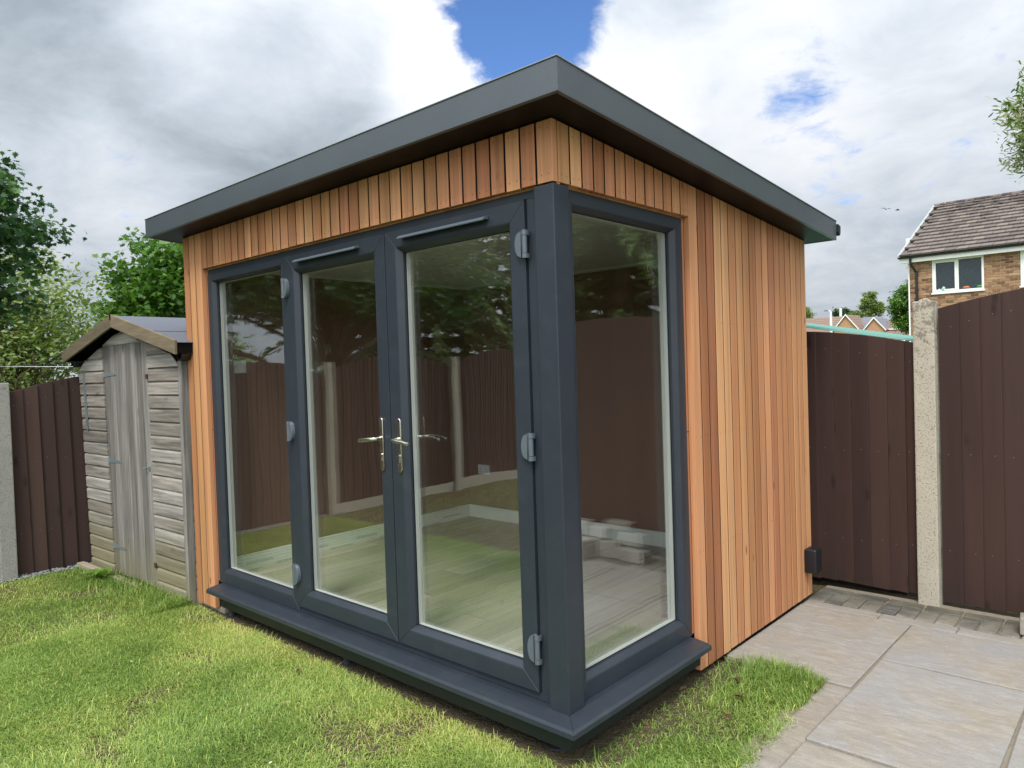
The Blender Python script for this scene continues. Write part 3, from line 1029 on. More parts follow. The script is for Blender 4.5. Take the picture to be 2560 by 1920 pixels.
def door(u0, u1, hinge_side, handle_x, lever_dir, lbl):
    v0, v1 = 0.236, 2.258
    d = MB()
    for (a, c, e, g) in ((u0 + .004, u0 + .05, v0 + .004, v1 - .004), (u1 - .05, u1 - .004, v0 + .004, v1 - .004)):
        d.box(a, c, FY + 0.030, FY + 0.058, e, g)
    d.box(u0 + .0505, u1 - .0505, FY + 0.030, FY + 0.058, v0 + .004, v0 + .05)
    d.box(u0 + .0505, u1 - .0505, FY + 0.030, FY + 0.058, v1 - .05, v1 - .004)
    leaf = d.build('door', anth, room)
    leaf['label'] = lbl
    glazed(leaf, fmap, u0, u1, v0, v1, (0.105, 0.105, 0.100, 0.105), -0.012)
    yf = FY - 0.012
    # trickle vent
    vx0, vx1 = u0 + 0.135, u1 - 0.20
    b = MB()
    r0 = [(-0.0005, 0.013), (-0.026, 0.006), (-0.038, -0.006), (-0.036, -0.011), (-0.022, -0.004), (-0.0005, -0.002)]
    b.prism([(vx0, yf + y, 2.214 + z) for y, z in r0], [(vx1, yf + y, 2.214 + z) for y, z in r0])
    b.build('trickle_vent', vent_m, leaf, bevel=0.001)
    # handle: backplate, lever, cylinder
    hx = handle_x
    b = MB()
    N = 8
    hw = 0.0145
    out = [(hx + hw * math.cos(a), 1.336 + hw * math.sin(a)) for a in [math.pi * i / N for i in range(N + 1)]] + \
          [(hx + hw * math.cos(a), 1.099 + hw * math.sin(a)) for a in [math.pi + math.pi * i / N for i in range(N + 1)]]
    b.prism([(px, yf - 0.0003, pz) for px, pz in out], [(px, yf - 0.010, pz) for px, pz in out])
    b.build('handle_plate', steel, leaf, bevel=0.002, smooth=True)
    b = MB()
    s = lever_dir
    zc = 1.247
    b.tube([(hx, yf - 0.009, zc), (hx, yf - 0.022, zc)], [0.013, 0.012], 14)
    b.tube([(hx, yf - 0.020, zc), (hx, yf - 0.040, zc), (hx + s * 0.005, yf - 0.050, zc), (hx + s * 0.016, yf - 0.056, zc - 0.001),
            (hx + s * 0.05, yf - 0.057, zc - 0.004), (hx + s * 0.09, yf - 0.056, zc - 0.008), (hx + s * 0.118, yf - 0.055, zc - 0.012), (hx + s * 0.121, yf - 0.055, zc - 0.012)],
           [0.0095, 0.0095, 0.0098, 0.010, 0.0105, 0.0105, 0.0095, 0.005], 12)
    b.build('handle_lever', steel, leaf, smooth=True)
    b = MB()
    b.tube([(hx, yf - 0.0095, 1.165), (hx, yf - 0.016, 1.165)], 0.0085, 14)
    b.box(hx - 0.005, hx + 0.005, yf - 0.0155, yf - 0.0095, 1.135, 1.160)
    b.build('lock_cylinder', steel, leaf, smooth=True)
    MB().box(hx - 0.001, hx + 0.001, yf - 0.0166, yf - 0.0158, 1.161, 1.169).build('key_slot', dark_hole, leaf)
    # hinges
    hx0 = u1 + 0.004 if hinge_side > 0 else u0 - 0.004
    for z0, z1 in ((2.02, 2.133), (1.197, 1.310), (0.362, 0.482)):
        hg, args = hinge(leaf, -hinge_side, hx0 - hinge_side * 0.006, z0, z1, yf - 0.0006)
        barrel(leaf, args)
    return leaf


FRZ0, FRZ1 = 0.1985, 2.293
# outer frame
frame = MB()
frame.box(-2.999, -0.102, FY + 0.002, FY + 0.055, 2.262, FRZ1)
head = frame.build('outer_frame_head', anth, room, bevel=0.001)
MB().box(-1.998, -0.102, FY + 0.002, FY + 0.060, FRZ0, 0.2325).build('outer_frame_threshold', anth, room, bevel=0.001)
MB().box(-0.166, -0.102, FY + 0.001, FY + 0.061, 0.233, 2.2615).build('outer_frame_jamb', anth, room, bevel=0.001)
# fixed light
fl = MB()
fl.box(-2.997, -2.965, FY + 0.041, FY + 0.068, FRZ0, 2.261)
fixed = fl.build('fixed_window', anth, room)
glazed(fixed, fmap, -2.998, -2.002, FRZ0, 2.2612, (0.075, 0.085, 0.095, 0.055), 0.0)
door(-1.998, -1.084, -1, -1.150, -1, 'left glazed door leaf with its lever pointing left')
door(-1.078, -0.170, 1, -1.012, 1, 'right glazed door leaf with its lever pointing right')
# corner post with two cover strips
b = MB()
b.box(-0.1, 0.0, 0.0, 0.1, 0.197, 2.2925)
b.build('corner_post', anth, room, bevel=0.004, seg=2)
# side window
sw = MB()
sw.box(0.102, 0.13, 0.041, 0.068, FRZ0, FRZ1, f=lambda X, Y, Z: smap(X, Z, Y))
sidewin = sw.build('corner_window', anth, room)
glazed(sidewin, smap, 0.101, 1.051, FRZ0, FRZ1, (0.07, 0.085, 0.095, 0.075), 0.0)

# ---------------------------------------------------------------- inside
ZF = 0.205
IXL, IYB, IXR, IYF = -3.10, 2.50, -0.14, 0.135
floor = MB().box(IXL - 0.05, -0.05, 0.10, IYB + 0.01, 0.171, ZF - 0.012).build('floor', black_m, room)
x = IXL
row = 0
while x < -0.06:
    x1 = min(x + 0.192, -0.055)
    y = 0.105 - (row * 0.437) % 1.21
    while y < IYB:
        ya, yb = max(y, 0.105), min(y + 1.208, IYB - 0.0)
        if yb - ya > 0.02:
            b = MB()
            hx, hy = (x1 - x - 0.0045) / 2, (yb - ya - 0.0045) / 2
            b.box(-hx, hx, -hy, hy, -0.011, 0.0)
            o = b.build('floor_plank', laminate, floor, bevel=0.0008)
            o.location = ((x + x1) / 2, (ya + yb) / 2, ZF)
        y += 1.21
    x += 0.192
    row += 1
# wall linings
MB().box(IXL - 0.06, IXL, 0.1015, IYB + 0.012, ZF - 0.02, 2.40).build('wall_lining', wall_paint, room)
MB().box(IXL + 0.001, IXR, IYB, IYB + 0.014, ZF - 0.02, 2.40).build('wall_lining', wall_paint, room)
MB().box(IXR, IXR + 0.012, YO + 0.02, IYB - 0.001, ZF - 0.02, 2.40).build('wall_lining', wall_paint, room)
MB().box(IXR - 0.001, -0.108, YO + 0.006, YO + 0.0195, ZF - 0.02, 2.32).build('wall_lining', white_in, room)
# ceiling boards
cl = MB().box(IXL - 0.02, -0.125, 0.125, IYB + 0.01, 2.336, 2.40).build('ceiling', black_m, room)
x = IXL
while x < -0.13:
    MB().box(x + 0.0015, min(x + 0.1, -0.128) - 0.0015, 0.126, IYB, 2.324, 2.335).build('ceiling_board', ceil_m, cl, bevel=0.0035)
    x += 0.1
MB().box(IXL, IXL + 0.09, 0.126, IYB, 2.312, 2.3235).build('ceiling_trim', ceil_m, cl, bevel=0.002)
MB().box(IXL + 0.091, IXR, IYB - 0.09, IYB, 2.312, 2.3235).build('ceiling_trim', ceil_m, cl, bevel=0.002)
# skirting boards
skl = MB().box(IXL + 0.0005, IXL + 0.0165, 0.13, IYB - 0.0005, ZF + 0.0005, ZF + 0.112).build('skirting_board', skirting_m, room, bevel=0.002)
skl['label'] = 'white skirting board still in its printed protective film'
MB().box(IXL + 0.017, IXR, IYB - 0.0165, IYB - 0.0005, ZF + 0.0005, ZF + 0.112).build('skirting_board', skirting_m, room, bevel=0.002)
# printed film on the left skirting: ruled lines and upside-down lettering
xf = IXL + 0.0169
for zz in (0.014, 0.036, 0.058, 0.080, 0.100):
    MB().box(xf, xf + 0.0004, 0.135, IYB - 0.02, ZF + zz, ZF + zz + 0.0011).build('printed_line', ink, skl)


def text_mesh(txt, size):
    cu = bpy.data.curves.new('txt', 'FONT')
    cu.body = txt
    cu.size = size
    cu.align_x = 'LEFT'
    o = bpy.data.objects.new('txt', cu)
    COL.objects.link(o)
    dg = bpy.context.evaluated_depsgraph_get()
    me = bpy.data.meshes.new_from_object(o.evaluated_get(dg))
    bpy.data.objects.remove(o)
    bpy.data.curves.remove(cu)
    me.materials.clear()
    return me


TXT = text_mesh('homeline.uk.com', 0.030)


def film_text(y_start, z_base, zlo, zhi):
    """upside down: the h is at the right end; cut where the board ends"""
    me = TXT.copy()
    bm = bmesh.new()
    bm.from_mesh(me)
    for v in bm.verts:
        v.co = Vector((xf + 0.0006, y_start - v.co.x, z_base - v.co.y))
    for zc, nrm in ((zlo, (0, 0, -1)), (zhi, (0, 0, 1))):
        bmesh.ops.bisect_plane(bm, geom=bm.verts[:] + bm.edges[:] + bm.faces[:], plane_co=(0, 0, zc), plane_no=nrm, clear_outer=True)
    bm.to_mesh(me)
    bm.free()
    link('printed_lettering', me, ink, skl)


for y0 in (0.475, 0.94, 1.41, 1.88, 2.35):
    film_text(y0, ZF + 0.054, ZF + 0.003, ZF + 0.11)
for y0 in (0.44, 0.90, 1.36, 1.83, 2.30):
    film_text(y0, ZF + 0.1195, ZF + 0.003, ZF + 0.109)
for y0 in (0.71, 1.17, 1.64, 2.11):
    film_text(y0, ZF + 0.0155, ZF + 0.003, ZF + 0.11)

# double socket on the back wall and switch plate on the left wall
sk = MB().box(-2.968, -2.822, IYB - 0.010, IYB - 0.0005, 0.612, 0.698).build('double_socket', socket_m, room, bevel=0.003)
for cx in (-2.934, -2.856):
    for dx, dzz, wx, wz in ((0, 0.014, 0.004, 0.009), (-0.012, -0.010, 0.008, 0.004), (0.012, -0.010, 0.008, 0.004)):
        MB().box(cx + dx - wx / 2, cx + dx + wx / 2, IYB - 0.0108, IYB - 0.0101, 0.645 + dzz - wz / 2, 0.645 + dzz + wz / 2).build('socket_hole', dark_hole, sk)
    MB().box(cx - 0.006, cx + 0.006, IYB - 0.0125, IYB - 0.0101, 0.677, 0.690).build('socket_switch', socket_m, sk)
sp = MB().box(IXL + 0.0005, IXL + 0.010, 0.240, 0.332, 1.602, 1.690).build('light_switch', socket_m, room, bevel=0.003)
MB().box(IXL + 0.0101, IXL + 0.0125, 0.280, 0.292, 1.630, 1.652).build('rocker', socket_m, sp)
for yy in (0.253, 0.319):
    MB().tube([(IXL + 0.0100, yy, 1.646), (IXL + 0.0106, yy, 1.646)], 0.004, 10).build('screw_head', dark_hole, sp)

# black outdoor socket box at the foot of the side wall
jb = MB()
jb.box(0.002, 0.078, 2.478, 2.585, 0.190, 0.345)
jbx = jb.build('outdoor_socket_box', black_plastic, room, bevel=0.012, seg=3, smooth=True)
for yy in (2.50, 2.54):
    MB().box(0.018, 0.06, yy, yy + 0.010, 0.3448, 0.3458).build('lid_slot', dark_hole, jbx)
MB().box(0.0782, 0.0795, 2.515, 2.552, 0.235, 0.262).build('lid_catch', black_plastic, jbx)

# ================================================================== SHED
SO = Vector((-3.35, -0.01, 0.0))
_t = Vector((-1.70, -0.06, 0)).normalized()        # along the front, from the right corner to the left
_n = Vector((-_t.y, _t.x, 0))                      # into the shed? fixed below
if _n.y < 0:
    _n = -_n
shed = thing('shed', 'weathered grey timber shed with plank door and felt roof', 'shed')
SWID, SDEP, SEAVE = 1.745, 1.95, 1.70


def sm(s, d, z):
    """s along the front (0 right corner), d depth behind the front face, leaning outwards with height"""
    s2 = s + (0.042 * s - 0.012) * max(z, 0.0)
    p = SO + _t * s2 + _n * d
    return (p.x, p.y, z)


ridge_s = SWID / 2
rise = 0.29
gable = lambda s: SEAVE + rise * (1 - abs(s - ridge_s) / ridge_s)
SHIP = [(0.0, 0.0), (-0.019, 0.0), (-0.0195, 0.72), (-0.017, 0.79), (-0.011, 0.85), (-0.004, 0.90), (-0.002, 1.0), (0.0, 1.0)]   # (depth, height fraction)


def ship_board(s0, s1, z0, h, clip=None, name='shiplap_board', side=None):
    b = MB()
    loc = sm((s0 + s1) / 2, 0.0, z0)
    r0, r1 = [], []
    j = random.uniform(-0.0015, 0.0015)
    for d, t in SHIP:
        z = z0 + h * t
        a0, a1 = s0, s1
        if clip:
            zz = z
            lim = max(0.0, (zz - SEAVE) / rise)
            a0 = max(a0, ridge_s * lim)
            a1 = min(a1, SWID - ridge_s * lim)
        r0.append(Vector(sm(a0, d + j, z)) - Vector(loc))
        r1.append(Vector(sm(a1, d + j, z)) - Vector(loc))
    b.prism(r0, r1)
    o = b.build(name, shed_wood, shed)
    o.location = loc
    return o


BH = 0.0985
DS0, DS1 = 0.505, 1.265        # door, right and left edges
z = -0.01
while z < SEAVE + rise - 0.03:
    if z < 1.80:
        ship_board(0.035, DS0 - 0.006, z, BH, clip=True)
        ship_board(DS1 + 0.006, SWID, z, BH, clip=True)
    else:
        ship_board(0.0, SWID, z, BH, clip=True)
    z += BH
# backing, side walls, back wall
b = MB()
b.add([sm(0.01, 0.012, 0.03), sm(SWID - 0.01, 0.012, 0.03), sm(SWID - 0.01, 0.012, SEAVE), sm(ridge_s, 0.012, SEAVE + rise - 0.01), sm(0.01, 0.012, SEAVE),
       sm(0.01, SDEP, 0.03), sm(SWID - 0.01, SDEP, 0.03), sm(SWID - 0.01, SDEP, SEAVE), sm(ridge_s, SDEP, SEAVE + rise - 0.01), sm(0.01, SDEP, SEAVE)],
      [(0, 1, 2, 3, 4), (5, 9, 8, 7, 6), (0, 4, 9, 5), (1, 6, 7, 2), (4, 3, 8, 9), (3, 2, 7, 8), (0, 5, 6, 1)])
b.build('wall_core', plain('shed_shadow_gap', lin(46, 40, 34), 0.95, 0.1), shed)
z = -0.01
while z < SEAVE - 0.02:
    for s, d in ((0.0, -1), (SWID, 1)):
        b = MB()
        loc = Vector(sm(s, 0.9, z))
        r0 = [Vector(sm(s + d * (-dd), 0.032, z + BH * t)) - loc for dd, t in SHIP]
        r1 = [Vector(sm(s + d * (-dd), SDEP, z + BH * t)) - loc for dd, t in SHIP]
        b.prism(r0, r1)
        b.build('shiplap_board', shed_wood, shed).location = loc
    z += BH
# corner trims
for s0, s1 in ((-0.014, 0.034),):
    b = MB()
    b.prism([sm(s0, -0.023, -0.015), sm(s1, -0.023, -0.015), sm(s1, 0.030, -0.015), sm(s0, 0.030, -0.015)],
            [sm(s0, -0.023, SEAVE), sm(s1, -0.023, SEAVE), sm(s1, 0.030, SEAVE), sm(s0, 0.030, SEAVE)])
    b.build('corner_trim', shed_door_wood, shed, bevel=0.002)
# door of vertical boards
dcore = MB()
dcore.prism([sm(DS0 + .002, 0.002, 0.03), sm(DS1 - .002, 0.002, 0.03), sm(DS1 - .002, 0.011, 0.03), sm(DS0 + .002, 0.011, 0.03)],
            [sm(DS0 + .002, 0.002, 1.85), sm(DS1 - .002, 0.002, 1.85), sm(DS1 - .002, 0.011, 1.85), sm(DS0 + .002, 0.011, 1.85)])
sdoor = dcore.build('shed_door', shed_door_wood, shed)
nb = 8
for i in range(nb):
    a0 = DS0 + (DS1 - DS0) * i / nb
    a1 = DS0 + (DS1 - DS0) * (i + 1) / nb
    b = MB()
    loc = Vector(sm((a0 + a1) / 2, 0, 0.03))
    g = 0.0036
    zt_, zb_ = 1.865 - random.uniform(0, .004), 0.022 + random.uniform(-.006, .006)
    ring = [(a0 + g, 0.0015), (a0 + g, -0.008), (a0 + g + 0.006, -0.0125), (a1 - g - 0.006, -0.0125), (a1 - g, -0.008), (a1 - g, 0.0015)]
    b.prism([Vector(sm(s, d, zb_)) - loc for s, d in ring], [Vector(sm(s, d, zt_)) - loc for s, d in ring])
    b.build('door_board', shed_door_wood, sdoor).location = loc


def strap(s_h, zc, length, parent, name='strap_hinge', w0=0.04, w1=0.016, dd=-0.0128):
    """tee hinge: plate by the jamb and a tapering strap"""
    b = MB()
    d0, d1 = dd, dd - 0.003
    pr = [(s_h, -w0 / 2), (s_h, w0 / 2), (s_h - length * 0.35, w1 * 0.9), (s_h - length, w1 * 0.45), (s_h - length - 0.006, 0), (s_h - length, -w1 * 0.45), (s_h - length * 0.35, -w1 * 0.9)]
    b.prism([sm(s, d0, zc + z) for s, z in pr], [sm(s, d1, zc + z) for s, z in pr])
    b.tube([sm(s_h + 0.004, dd - 0.004, zc - w0 / 2), sm(s_h + 0.004, dd - 0.004, zc + w0 / 2)], 0.006, 8)
    b.build(name, galv, parent)


for zc in (1.627, 0.93, 0.235):
    strap(DS1 - 0.012, zc, 0.215, sdoor)
# hasp and turn button
b = MB()
b.box(-0.012, 0.02, -0.006, 0.0, -0.014, 0.014)
o = b.build('hasp', galv, sdoor)
o.location = sm(DS0 + 0.045, -0.0135, 0.91)
b = MB()
b.tube([(0, 0, 0), (0, -0.022, 0), (0.03, -0.026, -0.002)], [0.006, 0.006, 0.004], 8)
o = b.build('door_knob', galv, sdoor)
o.location = sm(DS0 + 0.085, -0.0135, 0.912)
rust = plain('rusty_iron', lin(74, 52, 42), 0.8, 0.2, var=0.3, vscale=60)
for zc in (1.60, 0.19):
    b = MB().box(-0.016, 0.016, -0.008, 0.0, -0.018, 0.018)
    o = b.build('turn_button', rust, shed)
    o.location = sm(DS0 - 0.006, -0.0200, zc)
# long tapered galvanised strip fixed beside the door
b = MB()
pr = [(1.700, 1.655), (1.722, 1.628), (1.706, 1.195), (1.684, 1.150), (1.666, 1.195), (1.680, 1.628)]
b.prism([sm(s - 0.035 + 0.012 - 0.04 * (z / 1.7), -0.0205, z) for s, z in pr], [sm(s - 0.035 + 0.012 - 0.04 * (z / 1.7), -0.0235, z) for s, z in pr])
strip = b.build('metal_strip', galv, None)
tag(strip, 'long pointed pale metal strip fixed to the shed wall left of its door', 'metal strip')
for i in range(12):
    zz = 1.60 - i * 0.026
    sq = 1.695 - 0.028 * (1.6 - zz) - 0.035 + 0.012 - 0.04 * (zz / 1.7)
    MB().prism([sm(sq + .003, -0.0236, zz), sm(sq - .003, -0.0236, zz), sm(sq - .003, -0.0236, zz + .006), sm(sq + .003, -0.0236, zz + .006)],
               [sm(sq + .003, -0.0239, zz), sm(sq - .003, -0.0239, zz), sm(sq - .003, -0.0239, zz + .006), sm(sq + .003, -0.0239, zz + .006)]).build('punched_hole', dark_hole, strip)
for i in range(5):
    zz = 1.245 - i * 0.011
    sq = 1.686 - 0.035 + 0.012 - 0.04 * (zz / 1.7)
    MB().prism([sm(sq + .010, -0.0236, zz), sm(sq - .010, -0.0236, zz), sm(sq - .010, -0.0236, zz + .004), sm(sq + .010, -0.0236, zz + .004)],
               [sm(sq + .010, -0.0239, zz), sm(sq - .010, -0.0239, zz), sm(sq - .010, -0.0239, zz + .004), sm(sq + .010, -0.0239, zz + .004)]).build('punched_slot', dark_hole, strip)

# roof: two felted slopes, bargeboards, eaves boards, gutters
OVF, OVS = 0.115, 0.165
zr = lambda s: 2.070 - 0.245 * abs(s - ridge_s) / (ridge_s + OVS)


def sr(s, d, z):
    p = SO + _t * (s + 0.0) + _n * d
    return (p.x, p.y, z)


for sgn in (-1, 1):
    e = ridge_s + sgn * (ridge_s + OVS)
    b = MB()
    b.prism([sr(ridge_s, -OVF + .02, zr(ridge_s) - 0.004), sr(e, -OVF + .02, zr(e) - 0.004), sr(e, -OVF + .02, zr(e) - 0.022), sr(ridge_s, -OVF + .02, zr(ridge_s) - 0.022)],
            [sr(ridge_s, SDEP + 0.1, zr(ridge_s) - 0.004), sr(e, SDEP + 0.1, zr(e) - 0.004), sr(e, SDEP + 0.1, zr(e) - 0.022), sr(ridge_s, SDEP + 0.1, zr(ridge_s) - 0.022)])
    b.build('roof_board', black_m, shed)
    m0 = ridge_s + (e - ridge_s) * 0.62
    for k, (sa, sb, up) in enumerate(((ridge_s, m0, 0.004), (m0 - sgn * 0.04, e + sgn * 0.008, 0.0))):
        b = MB()
        b.prism([sr(sa, -OVF + .012, zr(sa) + up), sr(sb, -OVF + .012, zr(sb) + up), sr(sb, -OVF + .012, zr(sb) + up - 0.0035), sr(sa, -OVF + .012, zr(sa) + up - 0.0035)],
                [sr(sa, SDEP + 0.11, zr(sa) + up), sr(sb, SDEP + 0.11, zr(sb) + up), sr(sb, SDEP + 0.11, zr(sb) + up - 0.0035), sr(sa, SDEP + 0.11, zr(sa) + up - 0.0035)])
        b.build('felt_strip', felt_m, shed)
    # bargeboard
    b = MB()
    a = ridge_s + sgn * 0.001
    up0, dn = 0.012, -0.085
    b.prism([sr(a, -OVF - .008, zr(a) + up0), sr(e, -OVF - .008, zr(e) + up0), sr(e, -OVF - .008, zr(e) + dn), sr(a, -OVF - .008, zr(a) + dn)],
            [sr(a, -OVF + .011, zr(a) + up0), sr(e, -OVF + .011, zr(e) + up0), sr(e, -OVF + .011, zr(e) + dn), sr(a, -OVF + .011, zr(a) + dn)])
    b.build('bargeboard', barge_wood, shed, bevel=0.002)
    # eaves board and gutter
    b = MB()
    b.prism([sr(e - sgn * .001, -OVF + .02, zr(e) - 0.006), sr(e - sgn * .001, -OVF + .02, zr(e) - 0.075), sr(e - sgn * .018, -OVF + .02, zr(e) - 0.075), sr(e - sgn * .018, -OVF + .02, zr(e) - 0.006)],
            [sr(e - sgn * .001, SDEP + .1, zr(e) - 0.006), sr(e - sgn * .001, SDEP + .1, zr(e) - 0.075), sr(e - sgn * .018, SDEP + .1, zr(e) - 0.075), sr(e - sgn * .018, SDEP + .1, zr(e) - 0.006)])
    b.build('eaves_board', black_m, shed)
    g0 = e - sgn * 0.065
    arc = [(g0 + 0.042 * math.cos(a_), zr(e) - 0.078 + 0.046 * math.sin(a_)) for a_ in [math.pi + math.pi * i / 8 for i in range(9)]]
    arc += [(g0 + 0.038 * math.cos(a_), zr(e) - 0.078 + 0.042 * math.sin(a_)) for a_ in [2 * math.pi - math.pi * i / 8 for i in range(9)]]
    b = MB()
    b.prism([sr(s, -OVF + .05, z_) for s, z_ in arc], [sr(s, SDEP + .1, z_) for s, z_ in arc])
    b.build('gutter', gutter_m, shed)
b = MB()
b.prism([sr(ridge_s - .012, -OVF - .010, zr(ridge_s) + .014), sr(ridge_s + .012, -OVF - .010, zr(ridge_s) + .014), sr(ridge_s + .010, -OVF - .010, zr(ridge_s) - .03), sr(ridge_s - .010, -OVF - .010, zr(ridge_s) - .03)],
        [sr(ridge_s - .012, -OVF - .0085, zr(ridge_s) + .014), sr(ridge_s + .012, -OVF - .0085, zr(ridge_s) + .014), sr(ridge_s + .010, -OVF - .0085, zr(ridge_s) - .03), sr(ridge_s - .010, -OVF - .0085, zr(ridge_s) - .03)])
b.build('ridge_flap', black_m, shed)
# low timber edging in front of the shed
b = MB()
b.prism([sm(0.66, -0.10, -0.02), sm(1.83, -0.11, -0.02), sm(1.83, -0.05, -0.02), sm(0.66, -0.05, -0.02)],
        [sm(0.66, -0.10, 0.028), sm(1.83, -0.11, 0.032), sm(1.83, -0.05, 0.032), sm(0.66, -0.05, 0.028)])
o = b.build('edging_board', timber, None, bevel=0.004)
tag(o, 'low worn timber edging on the grass in front of the shed', 'edging')
b = MB()
b.box(-3.34, -2.95, 0.03, 0.11, -0.04, 0.022)
o = b.build('edging_slab', timber, None, bevel=0.006)
tag(o, 'short grey slab on the ground under the left corner of the cedar room', 'slab')

# ================================================================== VEGETATION HELPERS
STAR = []
for i in range(11):
    pass
MAPLE = np.array([(0, 0), (.12, .14), (.34, .06), (.25, .24), (.52, .36), (.26, .42), (.30, .62), (.13, .58), (0, .95),
                  (-.13, .58), (-.30, .62), (-.26, .42), (-.52, .36), (-.25, .24), (-.34, .06), (-.12, .14)])
OVAL = np.array([(0, 0), (.20, .28), (.20, .62), (0, 1.0), (-.20, .62), (-.20, .28)])
LANCE = np.array([(0, 0), (.13, .4), (.09, .75), (0, 1.0), (-.09, .75), (-.13, .4)])
DIAM = np.array([(0, 0), (.28, .5), (0, 1.0), (-.28, .5)])
NEED = np.array([(0, 0), (.07, .4), (0, 1.0), (-.07, .4)])


def rot_frames(n, droop=0.4, up=None):
    """random leaf frames: a = leaf axis, s = across, both unit"""
    az = RNG.uniform(0, 2 * np.pi, n)
    el = RNG.normal(-droop, 0.45, n)
    a = np.stack([np.cos(az) * np.cos(el), np.sin(az) * np.cos(el), np.sin(el)], 1)
    s = np.stack([-np.sin(az), np.cos(az), np.zeros(n)], 1)
    tw = RNG.normal(0, 0.6, n)[:, None]
    nn = np.cross(a, s)
    s = s * np.cos(tw) + nn * np.sin(tw)
    return a, s


def leaf_mesh(name, C, size, shape, droop=0.4, tint=None, axis=None, fold=0.12):
    n = len(C)
    if axis is None:
        a, s = rot_frames(n, droop)
    else:
        a = axis / np.linalg.norm(axis, axis=1, keepdims=True)
        s = np.cross(a, RNG.normal(0, 1, (n, 3)))
        s /= np.linalg.norm(s, axis=1, keepdims=True) + 1e-9
    nn = np.cross(a, s)
    k = len(shape)
    sz = np.asarray(size).reshape(-1, 1)
    V = np.empty((n, k, 3), dtype=np.float32)
    for j, (px, py) in enumerate(shape):
        V[:, j] = C + sz * (a * py + s * px + nn * (abs(px) * fold - 0.10 * py * py))
    idx = np.arange(n * k).reshape(n, k)
    me = arr_mesh(name, V.reshape(-1, 3), np.full(n, k), idx)
    at = me.attributes.new('tint', 'FLOAT', 'FACE')
    at.data.foreach_set('value', np.clip(tint if tint is not None else RNG.uniform(0, 1, n), 0, 1).astype(np.float32))
    return me


def limb(b, p0, p1, r0, r1, seg=5, wob=0.08, n=7):
    p0, p1 = Vector(p0), Vector(p1)
    L = (p1 - p0).length
    pts, rr = [], []
    for i in range(seg + 1):
        t = i / seg
        q = p0.lerp(p1, t)
        if 0 < i < seg:
            q += Vector((random.uniform(-1, 1), random.uniform(-1, 1), random.uniform(-.5, .5))) * wob * L * 0.5
        q.z += 0.06 * L * math.sin(t * math.pi) * 0.5
        pts.append(q)
        rr.append(r0 + (r1 - r0) * t)
    b.tube(pts, rr, n)
    return pts


def tree(name, label, base, height, crown_c, crown_r, n_tips, leaves_per, leaf, spread, shape, mat, barkm, trunk_r=0.12, droop=0.4, group=None, tint_bias=0.0, limbs=24, hollow=0.55, floor_z=None, keep=None):
    t = thing(name, label, 'tree', base, group)
    base = np.array(base, dtype=float)
    cc = np.array(crown_c, dtype=float)
    cr = np.array(crown_r, dtype=float)
    # tips: uneven crown
    d = RNG.normal(0, 1, (n_tips * 3, 3))
    d /= np.linalg.norm(d, axis=1, keepdims=True)
    lump = 0.78 + 0.45 * fbm(d[:, 0] * 2.2 + 5 + base[0], d[:, 1] * 2.2 + d[:, 2] * 1.7 + 9 + base[1], 5)
    r = RNG.uniform(hollow, 1.0, len(d)) ** 0.7 * lump
    tips = cc + d * r[:, None] * cr
    if floor_z is not None:
        tips = tips[tips[:, 2] > floor_z]
    if keep is not None:
        tips = tips[keep(tips)]
    tips = tips[:n_tips]
    n_tips = len(tips)
    tr = MB()
    top = Vector(cc) - Vector(base)
    pts = limb(tr, (0, 0, -0.1), top * 1.05, trunk_r, trunk_r * 0.25, 8, 0.05, 10)
    for i in range(min(limbs, n_tips)):
        tgt = Vector(tips[i]) - Vector(base)
        k = min(max(2, int(8 * max(0.2, (tgt.z - 0.6) / max(top.z, 0.5)) * 0.8)), 7)
        q = pts[k]
        p2 = limb(tr, q, tgt, trunk_r * 0.38 * (1 - k / 12), trunk_r * 0.06, 5, 0.12, 5)
        for m in range(2):
            qq = p2[random.randint(2, 4)]
            limb(tr, qq, qq + Vector((random.uniform(-1, 1), random.uniform(-1, 1), random.uniform(-.3, .8))) * spread * 1.6, trunk_r * 0.08, trunk_r * 0.03, 3, 0.1, 4)
    tr.build('trunk', barkm, t, smooth='all')
    n = n_tips * leaves_per
    C = np.repeat(tips, leaves_per, axis=0) + RNG.normal(0, 1, (n, 3)) * np.array([spread, spread, spread * 0.62])
    C -= base
    sizes = leaf * RNG.uniform(0.65, 1.3, n)
    tip_t = np.repeat(RNG.uniform(0.15, 0.85, n_tips), leaves_per)
    tint = tip_t * 0.6 + RNG.uniform(0, 0.4, n) + tint_bias
    link('crown', leaf_mesh('crown', C, sizes, shape, droop, tint), mat, t)
    return t


